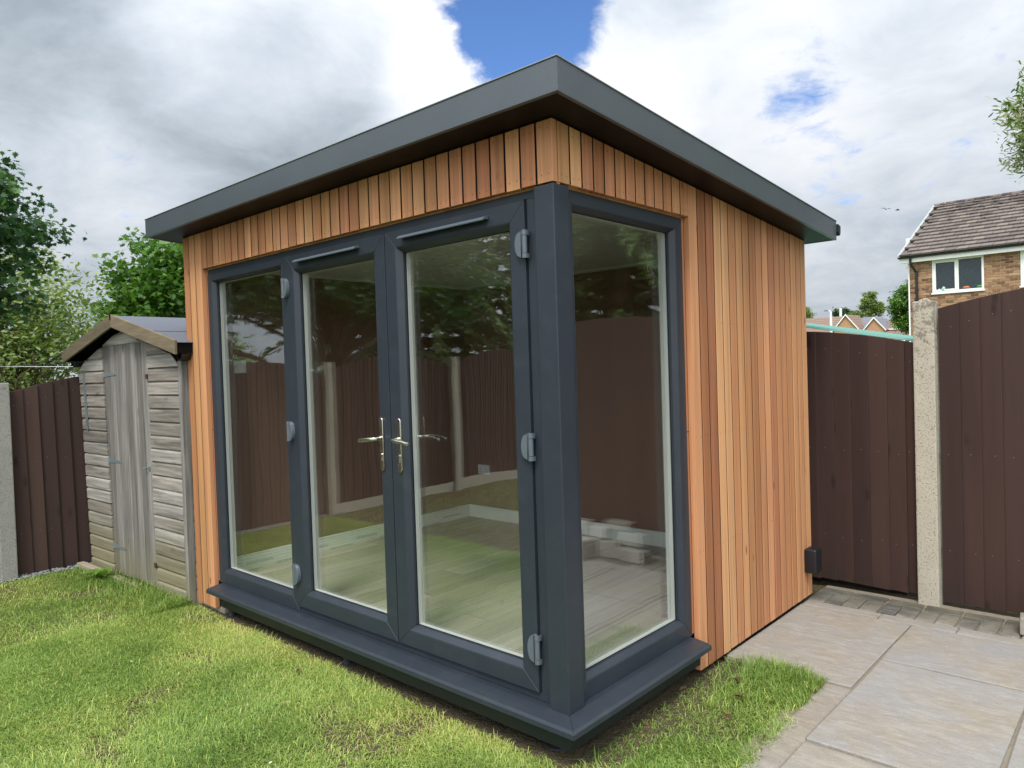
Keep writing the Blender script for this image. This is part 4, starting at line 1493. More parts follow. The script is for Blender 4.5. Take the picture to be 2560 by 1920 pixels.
def conifer(name, label, base, height, radius, z0, whorls, per, spray, mat, barkm, group=None, lean=0.0):
    t = thing(name, label, 'tree', base, group)
    tr = MB()
    tr.tube([(0, 0, -0.1), (0.02, 0.03, height * 0.5), (lean, 0, height)], [radius * 0.08, radius * 0.05, 0.01], 9)
    C, A, S, T = [], [], [], []
    for wz in range(whorls):
        f = wz / (whorls - 1)
        zc = z0 + (height - z0) * f
        R_ = radius * (1 - f) ** 0.8 * random.uniform(0.85, 1.1) + 0.12
        for k in range(per):
            az = random.uniform(0, 6.283)
            L = R_ * random.uniform(0.7, 1.12)
            nseg = max(4, int(L / 0.09))
            pts = []
            for i in range(nseg + 1):
                u = i / nseg
                pts.append((math.cos(az) * L * u, math.sin(az) * L * u, zc + 0.10 * L * math.sin(u * 2.2) - 0.42 * L * u * u))
            tr.tube(pts[::2] if len(pts) > 6 else pts, [0.022 * (1 - 0.8 * i / nseg) for i in range(len(pts[::2] if len(pts) > 6 else pts))], 4)
            for i in range(1, nseg + 1):
                u = i / nseg
                side = np.array([-math.sin(az), math.cos(az), 0])
                fw = np.array([math.cos(az), math.sin(az), -0.7 * u])
                m = spray
                for j in range(m):
                    s = random.choice((-1, 1))
                    a = fw * random.uniform(0.3, 1.0) + side * s * random.uniform(0.1, 1.1) + np.array([0, 0, random.uniform(-0.75, 0.15)])
                    C.append(np.array(pts[i]) + np.random.default_rng(i * 31 + j + k * 7).normal(0, 0.03, 3))
                    A.append(a)
                    S.append(random.uniform(0.10, 0.24) * (0.6 + 0.5 * (1 - u) + 0.2))
                    T.append(0.25 + 0.5 * u + random.uniform(-0.25, 0.25))
    tr.build('trunk', barkm, t, smooth='all')
    link('crown', leaf_mesh('crown', np.array(C), np.array(S), np.array([(0, 0), (.16, .35), (.10, .75), (0, 1.0), (-.10, .75), (-.16, .35)]), tint=np.array(T), axis=np.array(A)), mat, t)
    return t


# ------------------------------------------------------------------ trees beyond the left fence
tree('maple_tree', 'dark green maple hanging in from the left edge above the brown fence', (-6.15, -3.1, 0), 6.0, (-6.25, -2.95, 2.9), (1.25, 2.9, 1.36), 1350, 46, 0.072, 0.10, MAPLE,
     maple_m, bark, 0.15, 0.45, limbs=60, hollow=0.15, keep=lambda p: ((p[:, 2] > 2.30) & (RNG.uniform(0, 1, len(p)) < 0.5)) | ((p[:, 1] > -1.3) & (p[:, 2] > 1.9)))
tree('small_leaved_tree', 'pale small-leaved tree behind the fence, left of the shed', (-11.6, 0.9, 0), 4.2, (-11.6, 1.0, 2.45), (1.5, 1.25, 1.55), 240, 60, 0.085, 0.20, OVAL,
     pale_leaf_m, bark, 0.09, 0.2, limbs=60, hollow=0.1)
tree('sycamore_tree', 'bright green leafy tree rising behind the shed roof', (-13.0, 4.6, 0), 5.2, (-13.0, 4.6, 2.85), (1.9, 1.9, 1.75), 420, 60, 0.13, 0.18, MAPLE,
     green_leaf_m, bark, 0.14, 0.35, limbs=30, hollow=0.4)
tree('hedge_tree', 'low green bushy tree behind the fence, below the pale tree', (-14.0, -0.3, 0), 2.6, (-14.0, -0.2, 1.3), (1.3, 2.6, 0.95), 160, 50, 0.12, 0.2, OVAL,
     pale_leaf_m, bark, 0.08, 0.3, limbs=20, hollow=0.3)
# trees mirrored in the glass, behind the camera
conifer('spruce_tree', 'tall spruce mirrored in the right glass door', (-9.6, -7.2, 0), 9.0, 3.4, 1.2, 26, 11, 5, conifer_m, bark, 'spruce trees mirrored in the glass')
conifer('spruce_tree', 'broad spruce mirrored between the two glass doors', (-9.0, -10.6, 0), 10.0, 3.8, 1.2, 26, 11, 5, conifer_m, bark, 'spruce trees mirrored in the glass')
conifer('spruce_tree', 'spruce beyond the right fence mirrored in the corner window', (4.6, 7.6, 0), 9.5, 3.1, 1.1, 30, 12, 6, conifer_m, bark, 'spruce trees mirrored in the glass')
conifer('spruce_tree', 'second spruce farther off, mirrored in the corner window', (8.4, 10.4, 0), 10.5, 3.6, 1.1, 24, 10, 5, conifer_m, bark, 'spruce trees mirrored in the glass')
tree('garden_tree', 'broad green tree mirrored low in the left fixed window', (-10.2, -3.0, 0), 3.6, (-10.2, -3.2, 1.35), (1.2, 1.3, 0.85), 110, 50, 0.12, 0.2, OVAL, pale_leaf_m, bark, 0.1, 0.3, limbs=20, hollow=0.3)
# blossom tree at the right edge of the picture
tree('blossom_tree', 'tree with pale cream blossom at the right edge above the brick house', (1.62, 5.25, 0), 4.4, (1.62, 5.25, 3.38), (0.84, 0.9, 0.66), 700, 70, 0.06, 0.07, LANCE,
     blossom_m, bark, 0.07, -0.2, limbs=40, hollow=0.35, keep=lambda p: p[:, 2] > 2.85)

# ================================================================== BRICK HOUSE
HY = 24.4                  # front face
K = 1.87
hx = lambda x: 1.769 + (x - 1.769) * K
hz = lambda z: 1.58 + (z - 1.58) * K
house = thing('brick_house', 'brown brick house with a tiled roof and white framed windows above the right fence', 'house', (0, 0, 0))
HXL, HXR = hx(-1.625), 3.0
ZEV = hz(3.19)
HD = 9.4
brick_mat_stops = [lin(104, 78, 60), lin(150, 120, 94), lin(172, 140, 108), lin(78, 58, 46), lin(160, 128, 98), lin(122, 92, 70), lin(184, 154, 122)]
bm_, bnt, bb = base_mat('house_brick', 0.9, 0.15)
_rnd = bnt.n('ShaderNodeObjectInfo').outputs['Random']
_c = bnt.ramp(_rnd, [(i / 6, c) for i, c in enumerate(brick_mat_stops)])
_nz = bnt.noise(geo_pos(bnt), 18.0, 4.0, 0.6)
bnt.set(bb.inputs['Base Color'], bnt.mix(bnt.math('MULTIPLY', _nz, 0.6), _c, lin(140, 102, 76)))
brick_m = bm_
mortar_m = plain('mortar', lin(206, 184, 156), 0.95, 0.1, var=0.1, vscale=10)
# mortar core of the walls
WX0, WX1, WZ0, WZ1 = hx(-1.268), hx(-0.513), hz(2.625), hz(3.178)
W2X0, W2X1 = hx(-0.008), hx(-0.008) + 1.5
MB().box(HXL + 0.012, HXR, HY + 0.08, HY + HD, -0.1, ZEV).build('wall', mortar_m, house)
for (a, c_, e, g_) in ((HXL + 0.012, WX0 + .01, -0.1, ZEV), (WX0 + .01, WX1 - .01, -0.1, WZ0 + .01), (WX1 - .01, W2X0 + .01, -0.1, ZEV), (W2X0 + .01, W2X1 - .01, -0.1, WZ0 + .01), (W2X1 - .01, HXR, -0.1, ZEV)):
    MB().box(a, c_, HY + 0.012, HY + 0.079, e, g_).build('wall', mortar_m, house)
CH, BL = 0.0765, 0.2285
ns = 0
rest = MB()
me_full = None
z = 0.05
course = 0
proto = {}
cand = []
while z < ZEV - 0.02:
    xx = HXL + (-(BL / 2) if course % 2 else 0.0)
    while xx < HXR:
        a, c_ = max(xx, HXL), min(xx + BL, HXR)
        sold = abs(z - (WZ0 - CH * 1.1)) < CH * 1.05 and WX0 - 0.12 < (a + c_) / 2 < WX1 + 0.12
        segs = [(a, c_)]
        for (h0, h1, k0, k1) in ((WX0 - 0.005, WX1 + 0.005, WZ0 - 0.02, 99), (W2X0 - .005, W2X1 + .005, WZ0 - 0.02, 99)):
            ns_ = []
            for (s0, s1) in segs:
                if z + CH > k0 and z < k1 and s1 > h0 and s0 < h1:
                    if s0 < h0 - 0.02:
                        ns_.append((s0, h0))
                    if s1 > h1 + 0.02:
                        ns_.append((h1, s1))
                else:
                    ns_.append((s0, s1))
            segs = ns_
        for s0, s1 in segs:
            if s1 - s0 > 0.03:
                cand.append((s0, s1, z))
        xx += BL
    z += CH
    course += 1
vis = [q for q in cand if q[2] > 2.35 and q[0] < hx(0.06)]
vis.sort(key=lambda q: (q[0] > hx(-0.3), -q[2]))
seen = set(vis[:300])
for q in cand:
    s0, s1, z = q
    if q in seen:
        key = round(s1 - s0, 3)
        if key not in proto:
            hw = (s1 - s0) / 2 - 0.008
            mbx = MB().box(-hw, hw, -0.006, 0.02, 0.008, CH - 0.008)
            o = mbx.build('brick', brick_m, house)
            proto[key] = o.data
        else:
            o = link('brick', proto[key], None, house)
        o.location = ((s0 + s1) / 2, HY + random.uniform(-.002, .002), z)
    else:
        rest.box(s0 + .005, s1 - .005, HY - 0.003, HY + 0.02, z + .005, z + CH - .005)
rest.build('brickwork', brick_m, house, 'stuff')
# white corner trim, soffit, fascia, gutter, pipe
MB().box(HXL - 0.03, HXL + 0.010, HY - 0.03, HY + 0.06, -0.1, ZEV - 0.02).build('corner_strip', white_paint, house)
EVX = hx(-1.768)
MB().box(EVX + 0.03, HXR + 0.3, HY - 0.20, HY + 0.011, ZEV - 0.0, ZEV + 0.02).build('soffit', white_paint, house)
MB().box(EVX + 0.03, HXR + 0.3, HY - 0.221, HY - 0.2005, ZEV - 0.01, ZEV + 0.16).build('fascia', white_paint, house)
b = MB()
arc = [(HY - 0.275 + 0.055 * math.cos(a_), ZEV + 0.175 + 0.055 * math.sin(a_)) for a_ in [math.pi + math.pi * i / 6 for i in range(7)]]
b.prism([(EVX, y_, z_) for y_, z_ in arc], [(HXR + 0.3, y_, z_) for y_, z_ in arc])
b.build('gutter', gutter_m, house)
px = hx(-1.504)
b = MB()
b.tube([(px - 0.13, HY - 0.27, ZEV + 0.13), (px - 0.13, HY - 0.25, ZEV - 0.06), (px, HY - 0.07, ZEV - 0.35), (px, HY - 0.06, -0.1)], 0.04, 8)
b.build('downpipe', gutter_m, house)
for zz in (ZEV - 0.36, ZEV - 0.95):
    MB().tube([(px, HY - 0.06, zz), (px, HY - 0.06, zz + 0.06)], 0.055, 8).build('pipe_bracket', gutter_m, house)
# windows
def house_window(x0, x1, z0, z1, n=2):
    w_ = MB()
    y0 = HY - 0.015
    fr = 0.055
    w_.box(x0, x1, HY + 0.012, HY + 0.05, z0, z0 + 0.02)
    wo = w_.build('window', white_paint, house)
    for (a, c_, e, g_) in ((x0, x0 + fr, z0, z1), (x1 - fr, x1, z0, z1), (x0 + fr + .001, x1 - fr - .001, z0, z0 + fr), (x0 + fr + .001, x1 - fr - .001, z1 - fr, z1)):
        MB().box(a, c_, y0, HY + 0.06, e, g_).build('frame', white_paint, wo)
    MB().box(x0 - 0.03, x1 + 0.03, HY - 0.05, HY + 0.011, z0 - 0.045, z0 - 0.001).build('sill', white_paint, wo)
    seg = (x1 - x0 - 2 * fr) / n
    for i in range(n):
        a = x0 + fr + i * seg
        if i:
            MB().box(a - 0.03, a + 0.03, y0, HY + 0.06, z0 + fr + .001, z1 - fr - .001).build('mullion', white_paint, wo)
        if i == 0:
            for (q0, q1, e0, e1) in ((a + .001, a + .045, z0 + fr + .001, z1 - fr - .001), (a + seg - .075, a + seg - .031, z0 + fr + .001, z1 - fr - .001),
                                     (a + .046, a + seg - .076, z0 + fr + .001, z0 + fr + .045), (a + .046, a + seg - .076, z1 - fr - .045, z1 - fr - .001)):
                MB().box(q0, q1, y0 - 0.012, HY + 0.03, e0, e1).build('sash', white_paint, wo)
        MB().box(a + 0.002, a + seg - 0.002, HY + 0.032, HY + 0.04, z0 + fr + .002, z1 - fr - .002).build('pane', window_dark, wo)
    return wo


w1 = house_window(WX0, WX1, WZ0, WZ1 + 0.02)
w2 = house_window(W2X0, W2X1, WZ0, WZ1 + 0.02)
# ornaments standing on the inner sill, seen in the panes
def ornament(kind, xr, col, sc):
    m = plain('ornament_' + kind, col, 0.5, 0.4)
    b = MB()
    z0 = WZ0 + 0.057
    xq = WX0 + (WX1 - WX0) * xr
    if kind == 'shell':
        b.tube([(xq, HY + 0.015, z0), (xq - 0.02, HY + 0.015, z0 + 0.05 * sc), (xq + 0.01, HY + 0.015, z0 + 0.11 * sc), (xq, HY + 0.015, z0 + 0.15 * sc)], [0.05 * sc, 0.07 * sc, 0.05 * sc, 0.01], 8)
    else:
        b.tube([(xq - 0.10 * sc, HY + 0.015, z0 + 0.03), (xq - 0.05 * sc, HY + 0.013, z0 + 0.05), (xq + 0.05 * sc, HY + 0.013, z0 + 0.05), (xq + 0.10 * sc, HY + 0.015, z0 + 0.03)], [0.01, 0.035, 0.035, 0.01], 8)
    return b.build('ornament', m, None, smooth='all')


tag(ornament('shell', 0.22, lin(150, 186, 180), 0.9), 'pale aqua ornament in the left pane of the brick house window', 'ornament')
tag(ornament('shell', 0.13, lin(186, 176, 150), 0.5), 'small cream ornament at the left end of the house window sill', 'ornament')
tag(ornament('toy', 0.66, lin(196, 110, 60), 1.0), 'orange and yellow ornament in the right pane of the house window', 'ornament')
tag(ornament('leaf', 0.92, lin(70, 140, 70), 0.9), 'green ornament at the right end of the house window sill', 'ornament')

# roof of interlocking tiles
RY, RZ = 29.3, 7.20
ey, ez = HY - 0.26, ZEV + 0.20
slope_v = Vector((0, RY - ey, RZ - ez))
SLN = slope_v.length
sv = slope_v.normalized()
nv = Vector((0, -sv.z, sv.y))
tile_stops = [lin(106, 97, 92), lin(119, 109, 103), lin(98, 89, 85), lin(126, 115, 106), lin(111, 102, 97)]
tm, tnt, tb = base_mat('roof_tile', 0.9, 0.15)
_c = tnt.ramp(tnt.n('ShaderNodeObjectInfo').outputs['Random'], [(i / 4, c) for i, c in enumerate(tile_stops)])
_moss = tnt.noise(geo_pos(tnt), 2.6, 7.0, 0.72, 0.5)
_zz = tnt.n('ShaderNodeSeparateXYZ', ins={0: geo_pos(tnt)}).outputs[2]
_mk = tnt.mapr(tnt.math('ADD', _moss, tnt.mapr(_zz, 5.0, 7.3, -0.05, 0.14)), 0.60, 0.68)
tnt.set(tb.inputs['Base Color'], tnt.mix(tnt.math('MULTIPLY', _mk, 0.8), _c, lin(58, 50, 46)))
tile_m = tm
b = MB()
b.add([(EVX + 0.02, ey + .03, ez - 0.05), (HXR + .3, ey + .03, ez - 0.05), (HXR + .3, RY, RZ - 0.05), (EVX + 0.02, RY, RZ - 0.05), (EVX + .02, 2 * RY - ey, ez - .05), (HXR + .3, 2 * RY - ey, ez - .05)],
      [(0, 1, 2, 3), (3, 2, 5, 4), (0, 3, 4), (1, 5, 2), (0, 4, 5, 1)])
hroof = b.build('roof', tile_m, house)
rows = 15
gauge = SLN / rows
TW = 0.325
cnt = 0
tilep = MB()
hw = TW / 2 - 0.007


def tile_box(mbx, cx, base_, f=lambda p: p):
    vs = []
    for (u, vv, n_) in ((-hw, 0, 0.0), (hw, 0, 0.0), (hw, gauge + .03, -0.03), (-hw, gauge + .03, -0.03), (-hw, 0, 0.060), (hw, 0, 0.060), (hw, gauge + .03, 0.004), (-hw, gauge + .03, 0.004)):
        vs.append(f(Vector((cx + u, 0, 0)) + base_ + sv * vv + nv * n_))
    mbx.add(vs, [(0, 3, 2, 1), (4, 5, 6, 7), (0, 1, 5, 4), (1, 2, 6, 5), (2, 3, 7, 6), (3, 0, 4, 7)])


tp = MB()
tile_box(tp, 0, Vector((0, 0, 0)))
tile_me = None
resttiles = MB()
for r_ in range(rows):
    off = (r_ % 2) * TW / 2
    base_ = Vector((0, ey, ez)) + sv * (gauge * r_)
    x_ = EVX + 0.03 + TW / 2 - off
    while x_ < HXR + 0.3:
        if x_ - TW / 2 < EVX:
            x_ += TW
            continue
        if x_ < hx(0.08) + 0.55 * (r_ / rows) * 2 and cnt < 300:
            if tile_me is None:
                o = tp.build('roof_tile', tile_m, hroof)
                tile_me = o.data
            else:
                o = link('roof_tile', tile_me, None, hroof)
            o.location = Vector((x_, 0, 0)) + base_ + nv * random.uniform(-0.003, 0.004)
            cnt += 1
        else:
            tile_box(resttiles, x_, base_)
        x_ += TW
resttiles.build('roof_tiles', tile_m, hroof, 'stuff')
b = MB()
arc = [(RY + 0.13 * math.cos(a_), RZ - 0.02 + 0.10 * math.sin(a_)) for a_ in [math.pi * i / 6 for i in range(7)]]
x_ = EVX + 0.02
while x_ < HXR:
    rb = MB()
    rb.prism([(x_, y_, z_) for y_, z_ in arc], [(x_ + 0.44, y_, z_ + .004) for y_, z_ in arc])
    rb.build('ridge_tile', tile_m, hroof)
    x_ += 0.445
# verge strip and flue pipe
b = MB()
b.add([Vector((EVX - 0.02, ey, ez - 0.04)), Vector((EVX + 0.05, ey, ez - 0.04)), Vector((EVX + 0.05, RY, RZ - 0.04)), Vector((EVX - 0.02, RY, RZ - 0.04)),
       Vector((EVX - 0.02, ey, ez + 0.045)), Vector((EVX + 0.05, ey, ez + 0.045)), Vector((EVX + 0.05, RY, RZ + 0.045)), Vector((EVX - 0.02, RY, RZ + 0.045))],
      [(0, 3, 2, 1), (4, 5, 6, 7), (0, 1, 5, 4), (1, 2, 6, 5), (2, 3, 7, 6), (3, 0, 4, 7)])
b.build('verge', plain('verge_cement', lin(160, 162, 158), 0.9, 0.1), hroof)
MB().tube([(EVX - 0.12, HY + 1.6, 4.6), (EVX - 0.12, HY + 1.6, 5.62)], 0.10, 12).build('flue', white_paint, house, smooth=True)

# ================================================================== NEIGHBOUR'S TEAL ROOFED SHED
nsd = thing('neighbour_shed', 'low shed with a pale teal corrugated roof behind the right fence', 'shed')
tz = lambda x: 1.668 - 0.19 * (x - 0.526)
b = MB()
N = 46
y0, y1 = 3.06, 4.0
for i in range(N):
    pass
ptsA = []
yq = y0
prof = []
while yq < y1:
    prof += [(yq, 0.0), (yq + 0.022, 0.0), (yq + 0.030, 0.012), (yq + 0.052, 0.012)]
    yq += 0.060
top0 = [(-1.2, y_, tz(-1.2) + h_) for y_, h_ in prof]
top1 = [(0.60, y_, tz(0.60) + h_) for y_, h_ in prof]
bot0 = [(-1.2, y_, tz(-1.2) + h_ - 0.003) for y_, h_ in reversed(prof)]
bot1 = [(0.60, y_, tz(0.60) + h_ - 0.003) for y_, h_ in reversed(prof)]
b.prism(top0 + bot0, top1 + bot1)
b.build('corrugated_roof', teal_m, nsd)
MB().box(-1.1, 0.45, 3.10, 3.95, -0.1, 1.60).build('wall', fence_wood, nsd)

# ================================================================== FAR HOUSES
far_brick = plain('far_brick', lin(168, 132, 102), 0.9, 0.1, var=0.25, vscale=6)
far_tile_a = plain('far_tile_brown', lin(128, 108, 96), 0.9, 0.1, var=0.2, vscale=5)
far_tile_b = plain('far_tile_grey', lin(118, 118, 124), 0.9, 0.1, var=0.12, vscale=5)


def far_house(label, cx, fy, wd, z_eave, z_apex, depth, tiles, rotz=0.0, cross=None, win=True):
    """gable towards the camera, roof rows behind; cross = length of a side wing to the left (+) with its ridge along x"""
    t = thing('far_house', label, 'house', (cx, fy, 0), 'far houses over the fence', rotz)
    MB().add([(-wd / 2, 0, -0.2), (wd / 2, 0, -0.2), (wd / 2, 0, z_eave), (0, 0, z_apex - 0.12), (-wd / 2, 0, z_eave),
              (-wd / 2, depth, -0.2), (wd / 2, depth, -0.2), (wd / 2, depth, z_eave), (0, depth, z_apex - 0.12), (-wd / 2, depth, z_eave)],
             [(0, 1, 2, 3, 4), (5, 9, 8, 7, 6), (0, 4, 9, 5), (1, 6, 7, 2), (4, 3, 8, 9), (3, 2, 7, 8)]).build('wall', far_brick, t)
    ov = 0.25
    zl = z_eave - (z_apex - z_eave) / (wd / 2) * ov
    for s in (-1, 1):
        nrow = 7
        for i in range(nrow):
            u0, u1 = i / nrow, (i + 1) / nrow
            xa, za = s * (wd / 2 + ov) * (1 - u0), zl + (z_apex - zl) * u0
            xb, zb = s * (wd / 2 + ov) * (1 - u1), zl + (z_apex - zl) * u1
            MB().add([(xa, -ov, za + .05), (xa, depth, za + .05), (xb, depth, zb + .01), (xb, -ov, zb + .01), (xa, -ov, za), (xa, depth, za), (xb, depth, zb - .04), (xb, -ov, zb - .04)],
                     [(0, 1, 2, 3), (4, 7, 6, 5), (0, 3, 7, 4), (1, 5, 6, 2), (0, 4, 5, 1), (3, 2, 6, 7)]).build('roof_course', tiles, t)
        MB().add([(s * (wd / 2 + ov), -ov - .03, zl - 0.13), (s * (wd / 2 + ov), -ov - .03, zl + .06), (0, -ov - .03, z_apex + .06), (0, -ov - .03, z_apex - .15),
                  (s * (wd / 2 + ov), -ov - .002, zl - 0.13), (s * (wd / 2 + ov), -ov - .002, zl + .06), (0, -ov - .002, z_apex + .06), (0, -ov - .002, z_apex - .15)],
                 [(0, 1, 2, 3), (4, 7, 6, 5), (0, 4, 5, 1), (1, 5, 6, 2), (2, 6, 7, 3), (3, 7, 4, 0)]).build('bargeboard', white_paint, t)
    if cross:
        L0, L1, zc0, zc1, yf, yb, tl = cross
        MB().box(L0, L1, yf + 0.2, yb, -0.2, zc0).build('wing_wall', far_brick, t)
        nrow = 8
        for i in range(nrow):
            u0, u1 = i / nrow, (i + 1) / nrow
            ya, za = yf + (yb - yf) * u0, zc0 + (zc1 - zc0) * u0
            yb_, zb = yf + (yb - yf) * u1, zc0 + (zc1 - zc0) * u1
            MB().add([(L0, ya, za + .06), (L1, ya, za + .06), (L1, yb_, zb + .01), (L0, yb_, zb + .01), (L0, ya, za), (L1, ya, za), (L1, yb_, zb - .05), (L0, yb_, zb - .05)],
                     [(0, 1, 2, 3), (4, 7, 6, 5), (0, 4, 5, 1), (1, 5, 6, 2), (2, 6, 7, 3), (3, 7, 4, 0)]).build('roof_course', tl, t)
        MB().box(L0, L1, yf - 0.03, yf - 0.002, zc0 - 0.12, zc0 + 0.03).build('gutter', white_paint, t)
    if win:
        w_ = MB().box(wd / 2 - 1.1, wd / 2 - 0.35, -0.05, -0.002, z_eave - 1.3, z_eave - 0.2).build('window', white_paint, t)
        MB().box(wd / 2 - 1.03, wd / 2 - 0.42, -0.058, -0.052, z_eave - 1.23, z_eave - 0.27).build('pane', window_dark, w_)
    return t


far_house('far brick house with a long brown tiled roof running behind its gable', -33.3, 109.4, 3.6, 5.5, 7.72, 6.0, far_tile_a, 0.0, cross=(-9.0, 0.1, 5.2, 7.78, 1.6, 5.5, far_tile_a), win=False)
far_house('far brick gable with grey and brown roofs either side, right of the other gable', -29.75, 110.4, 2.7, 5.5, 7.10, 6.0, far_tile_b, 0.0, cross=(-3.0, -0.1, 5.3, 7.36, 1.5, 4.5, far_tile_b), win=False)
far_house('far house with a pale brown roof and white window in front of the green tree', -24.0, 111.2, 3.0, 4.9, 6.2, 6.0, far_tile_a, 0.0, cross=(-4.9, 3.0, 5.35, 6.75, 0.5, 3.5, far_tile_a), win=True)
far_house('low tiled outbuilding beside the white corner of the brick house', -12.2, 56.0, 1.2, 2.4, 2.9, 3.0, far_tile_a, 0.0, cross=(-2.0, 2.6, 2.55, 3.4, 0.3, 2.2, far_tile_a), win=False)

lampo = thing('street_lamp', 'white street lamp column with a side arm among the far roofs', 'street lamp', (-17.2, 54.7, 0))
MB().tube([(0, 0, -0.1), (0, 0, 2.6), (0, 0, 4.85)], [0.14, 0.11, 0.085], 10).build('column', lamp_m, lampo, smooth=True)
MB().tube([(0, 0, 4.84), (0, 0, 4.98), (-0.06, -0.02, 5.06), (-0.16, -0.05, 5.09)], [0.085, 0.06, 0.045, 0.04], 8).build('arm', lamp_m, lampo, smooth=True)
MB().box(-0.46, -0.15, -0.12, 0.03, 5.06, 5.13).build('lantern', plain('lantern_grey', lin(90, 96, 98), 0.5, 0.4), lampo, bevel=0.01)
mast = MB().tube([(-37.93, 121.57, 0), (-37.93, 121.57, 9.5)], 0.22, 8).build('pale_mast', lamp_m)
tag(mast, 'pale slim column standing among the trees behind the far roofs', 'column')

FT = 'far trees behind the roofs'
tree('far_tree', 'feathery pale birch standing alone behind the far gables', (-39.5, 142, 0), 13, (-39.3, 142, 11.0), (1.5, 1.5, 2.6), 130, 60, 0.34, 0.26, OVAL, pale_leaf_m, bark, 0.2, 0.2, FT, limbs=25, hollow=0.1)
tree('far_tree', 'smaller olive tree just right of the feathery birch', (-37.8, 142.5, 0), 11, (-37.8, 142.5, 10.0), (0.6, 0.7, 1.5), 60, 50, 0.34, 0.24, OVAL, pale_leaf_m, bark, 0.15, 0.2, FT, limbs=15, hollow=0.1)
tree('far_tree', 'low olive tree left of the feathery birch', (-42.0, 141.5, 0), 10, (-42.0, 141.5, 9.2), (1.5, 1.2, 1.1), 70, 50, 0.34, 0.3, OVAL, pale_leaf_m, bark, 0.15, 0.2, FT, limbs=15, hollow=0.2)
tree('far_tree', 'dark bushy tree behind the pale mast among the far roofs', (-43.7, 140.5, 0), 10, (-43.7, 140.5, 9.5), (1.6, 1.3, 1.1), 80, 50, 0.36, 0.3, OVAL, conifer_m, bark, 0.15, 0.2, FT, limbs=15, hollow=0.2)
tree('far_tree', 'tree tip beside the right end of the cedar wall', (-50.0, 138.5, 0), 11, (-50.0, 138.5, 9.6), (1.5, 1.3, 1.8), 80, 50, 0.36, 0.3, OVAL, pale_leaf_m, bark, 0.15, 0.2, FT, limbs=15, hollow=0.2)
tree('far_tree', 'bright green tree against the white corner of the brick house', (-8.5, 41.5, 0), 5.6, (-8.55, 41.5, 4.1), (1.1, 1.1, 1.45), 190, 60, 0.15, 0.15, OVAL, green_leaf_m, bark, 0.10, 0.3, FT, limbs=25, hollow=0.2)

# house far left, behind the fence: white fascia and tiled roof in the leaves
nb_ = thing('bungalow', 'bungalow with a white fascia showing through leaves above the left fence', 'house', (-17.6, 1.6, 0), None, rad(80))
MB().box(-3.0, 1.1, 0.3, 5.0, -0.2, 1.30).build('wall', far_brick, nb_)
for i in range(7):
    u0, u1 = i / 7, (i + 1) / 7
    MB().add([(-3.2, 2.4 * u0, 1.5 + 1.0 * u0 + .05), (1.3, 2.4 * u0, 1.5 + 1.0 * u0 + .05), (1.3, 2.4 * u1, 1.5 + 1.0 * u1), (-3.2, 2.4 * u1, 1.5 + 1.0 * u1),
              (-3.2, 2.4 * u0, 1.5 + 1.0 * u0 - .02), (1.3, 2.4 * u0, 1.5 + 1.0 * u0 - .02), (1.3, 2.4 * u1, 1.5 + 1.0 * u1 - .06), (-3.2, 2.4 * u1, 1.5 + 1.0 * u1 - .06)],
             [(0, 1, 2, 3), (4, 7, 6, 5), (0, 4, 5, 1), (1, 5, 6, 2), (2, 6, 7, 3), (3, 7, 4, 0)]).build('roof_course', far_tile_a, nb_)
MB().box(-3.2, 1.3, -0.05, -0.003, 1.26, 1.52).build('fascia', white_paint, nb_)

# washing line from the shed gutter
b = MB()
b.tube([(-4.99, -0.20, 1.705), (-5.2, -0.33, 1.712), (-5.55, -0.58, 1.728), (-5.9, -0.85, 1.742)], 0.0022, 6)
ln = b.build('washing_line', line_m)
tag(ln, 'thin white washing line running left from the shed gutter', 'line')

# birds
for i, (bx, by, bz, lbl) in enumerate(((-13.527, 55.794, 12.211, 'left of two small birds gliding in the sky over the brick house'), (-12.801, 55.981, 12.062, 'right of two small birds gliding in the sky over the brick house'))):
    b = MB()
    b.tube([(-0.02, -0.16, 0), (0, -0.08, 0.02), (0, 0.05, 0.02), (0, 0.16, 0.0)], [0.01, 0.05, 0.04, 0.01], 6)
    for s in (-1, 1):
        b.add([(0, -0.06, 0.02), (s * 0.16, -0.10, 0.10), (s * 0.38, 0.02, 0.05), (s * 0.15, 0.03, 0.07), (0, 0.04, 0.02)], [(0, 1, 2, 3, 4)])
    o = b.build('bird', bird_m)
    o.location = (bx, by, bz)
    o.rotation_euler = (0.1, 0.15 - 0.3 * i, 0.5 + i)
    tag(o, lbl, 'bird', 'two birds in the sky')

# stack of concrete blocks by the right fence (seen mirrored in the corner window)
blk = [(1.24, 2.66, 0.0, 0.22, 0.11, 0.10, 0.1), (1.48, 2.70, 0.0, 0.20, 0.14, 0.14, -0.2), (1.68, 2.56, 0.0, 0.20, 0.22, 0.15, 0.25), (1.30, 2.72, 0.11, 0.24, 0.11, 0.10, 0.05),
       (1.60, 2.70, 0.15, 0.24, 0.14, 0.09, 0.1), (1.80, 2.68, 0.15, 0.22, 0.16, 0.12, -0.1), (1.95, 2.62, 0.0, 0.24, 0.2, 0.15, 0.1), (1.42, 2.74, 0.215, 0.24, 0.10, 0.07, 0.02)]
pos = ['at the left end of', 'second along the base of', 'turned askew in the middle of', 'lying on the left of', 'lying on top in the middle of', 'lying on the right of', 'at the right end of', 'topmost in']
for (x_, y_, z_, lx, ly, lz, rz), pp in zip(blk, pos):
    b = MB().box(-lx / 2, lx / 2, -ly / 2, ly / 2, 0, lz)
    o = b.build('stone_block', block_m, None, bevel=0.010, seg=2)
    o.location = (x_, y_, z_ + 0.004)
    o.rotation_euler = (0, 0, rz)
    tag(o, 'grey stone block ' + pp + ' the pile by the right fence', 'block', 'stone blocks by the fence')

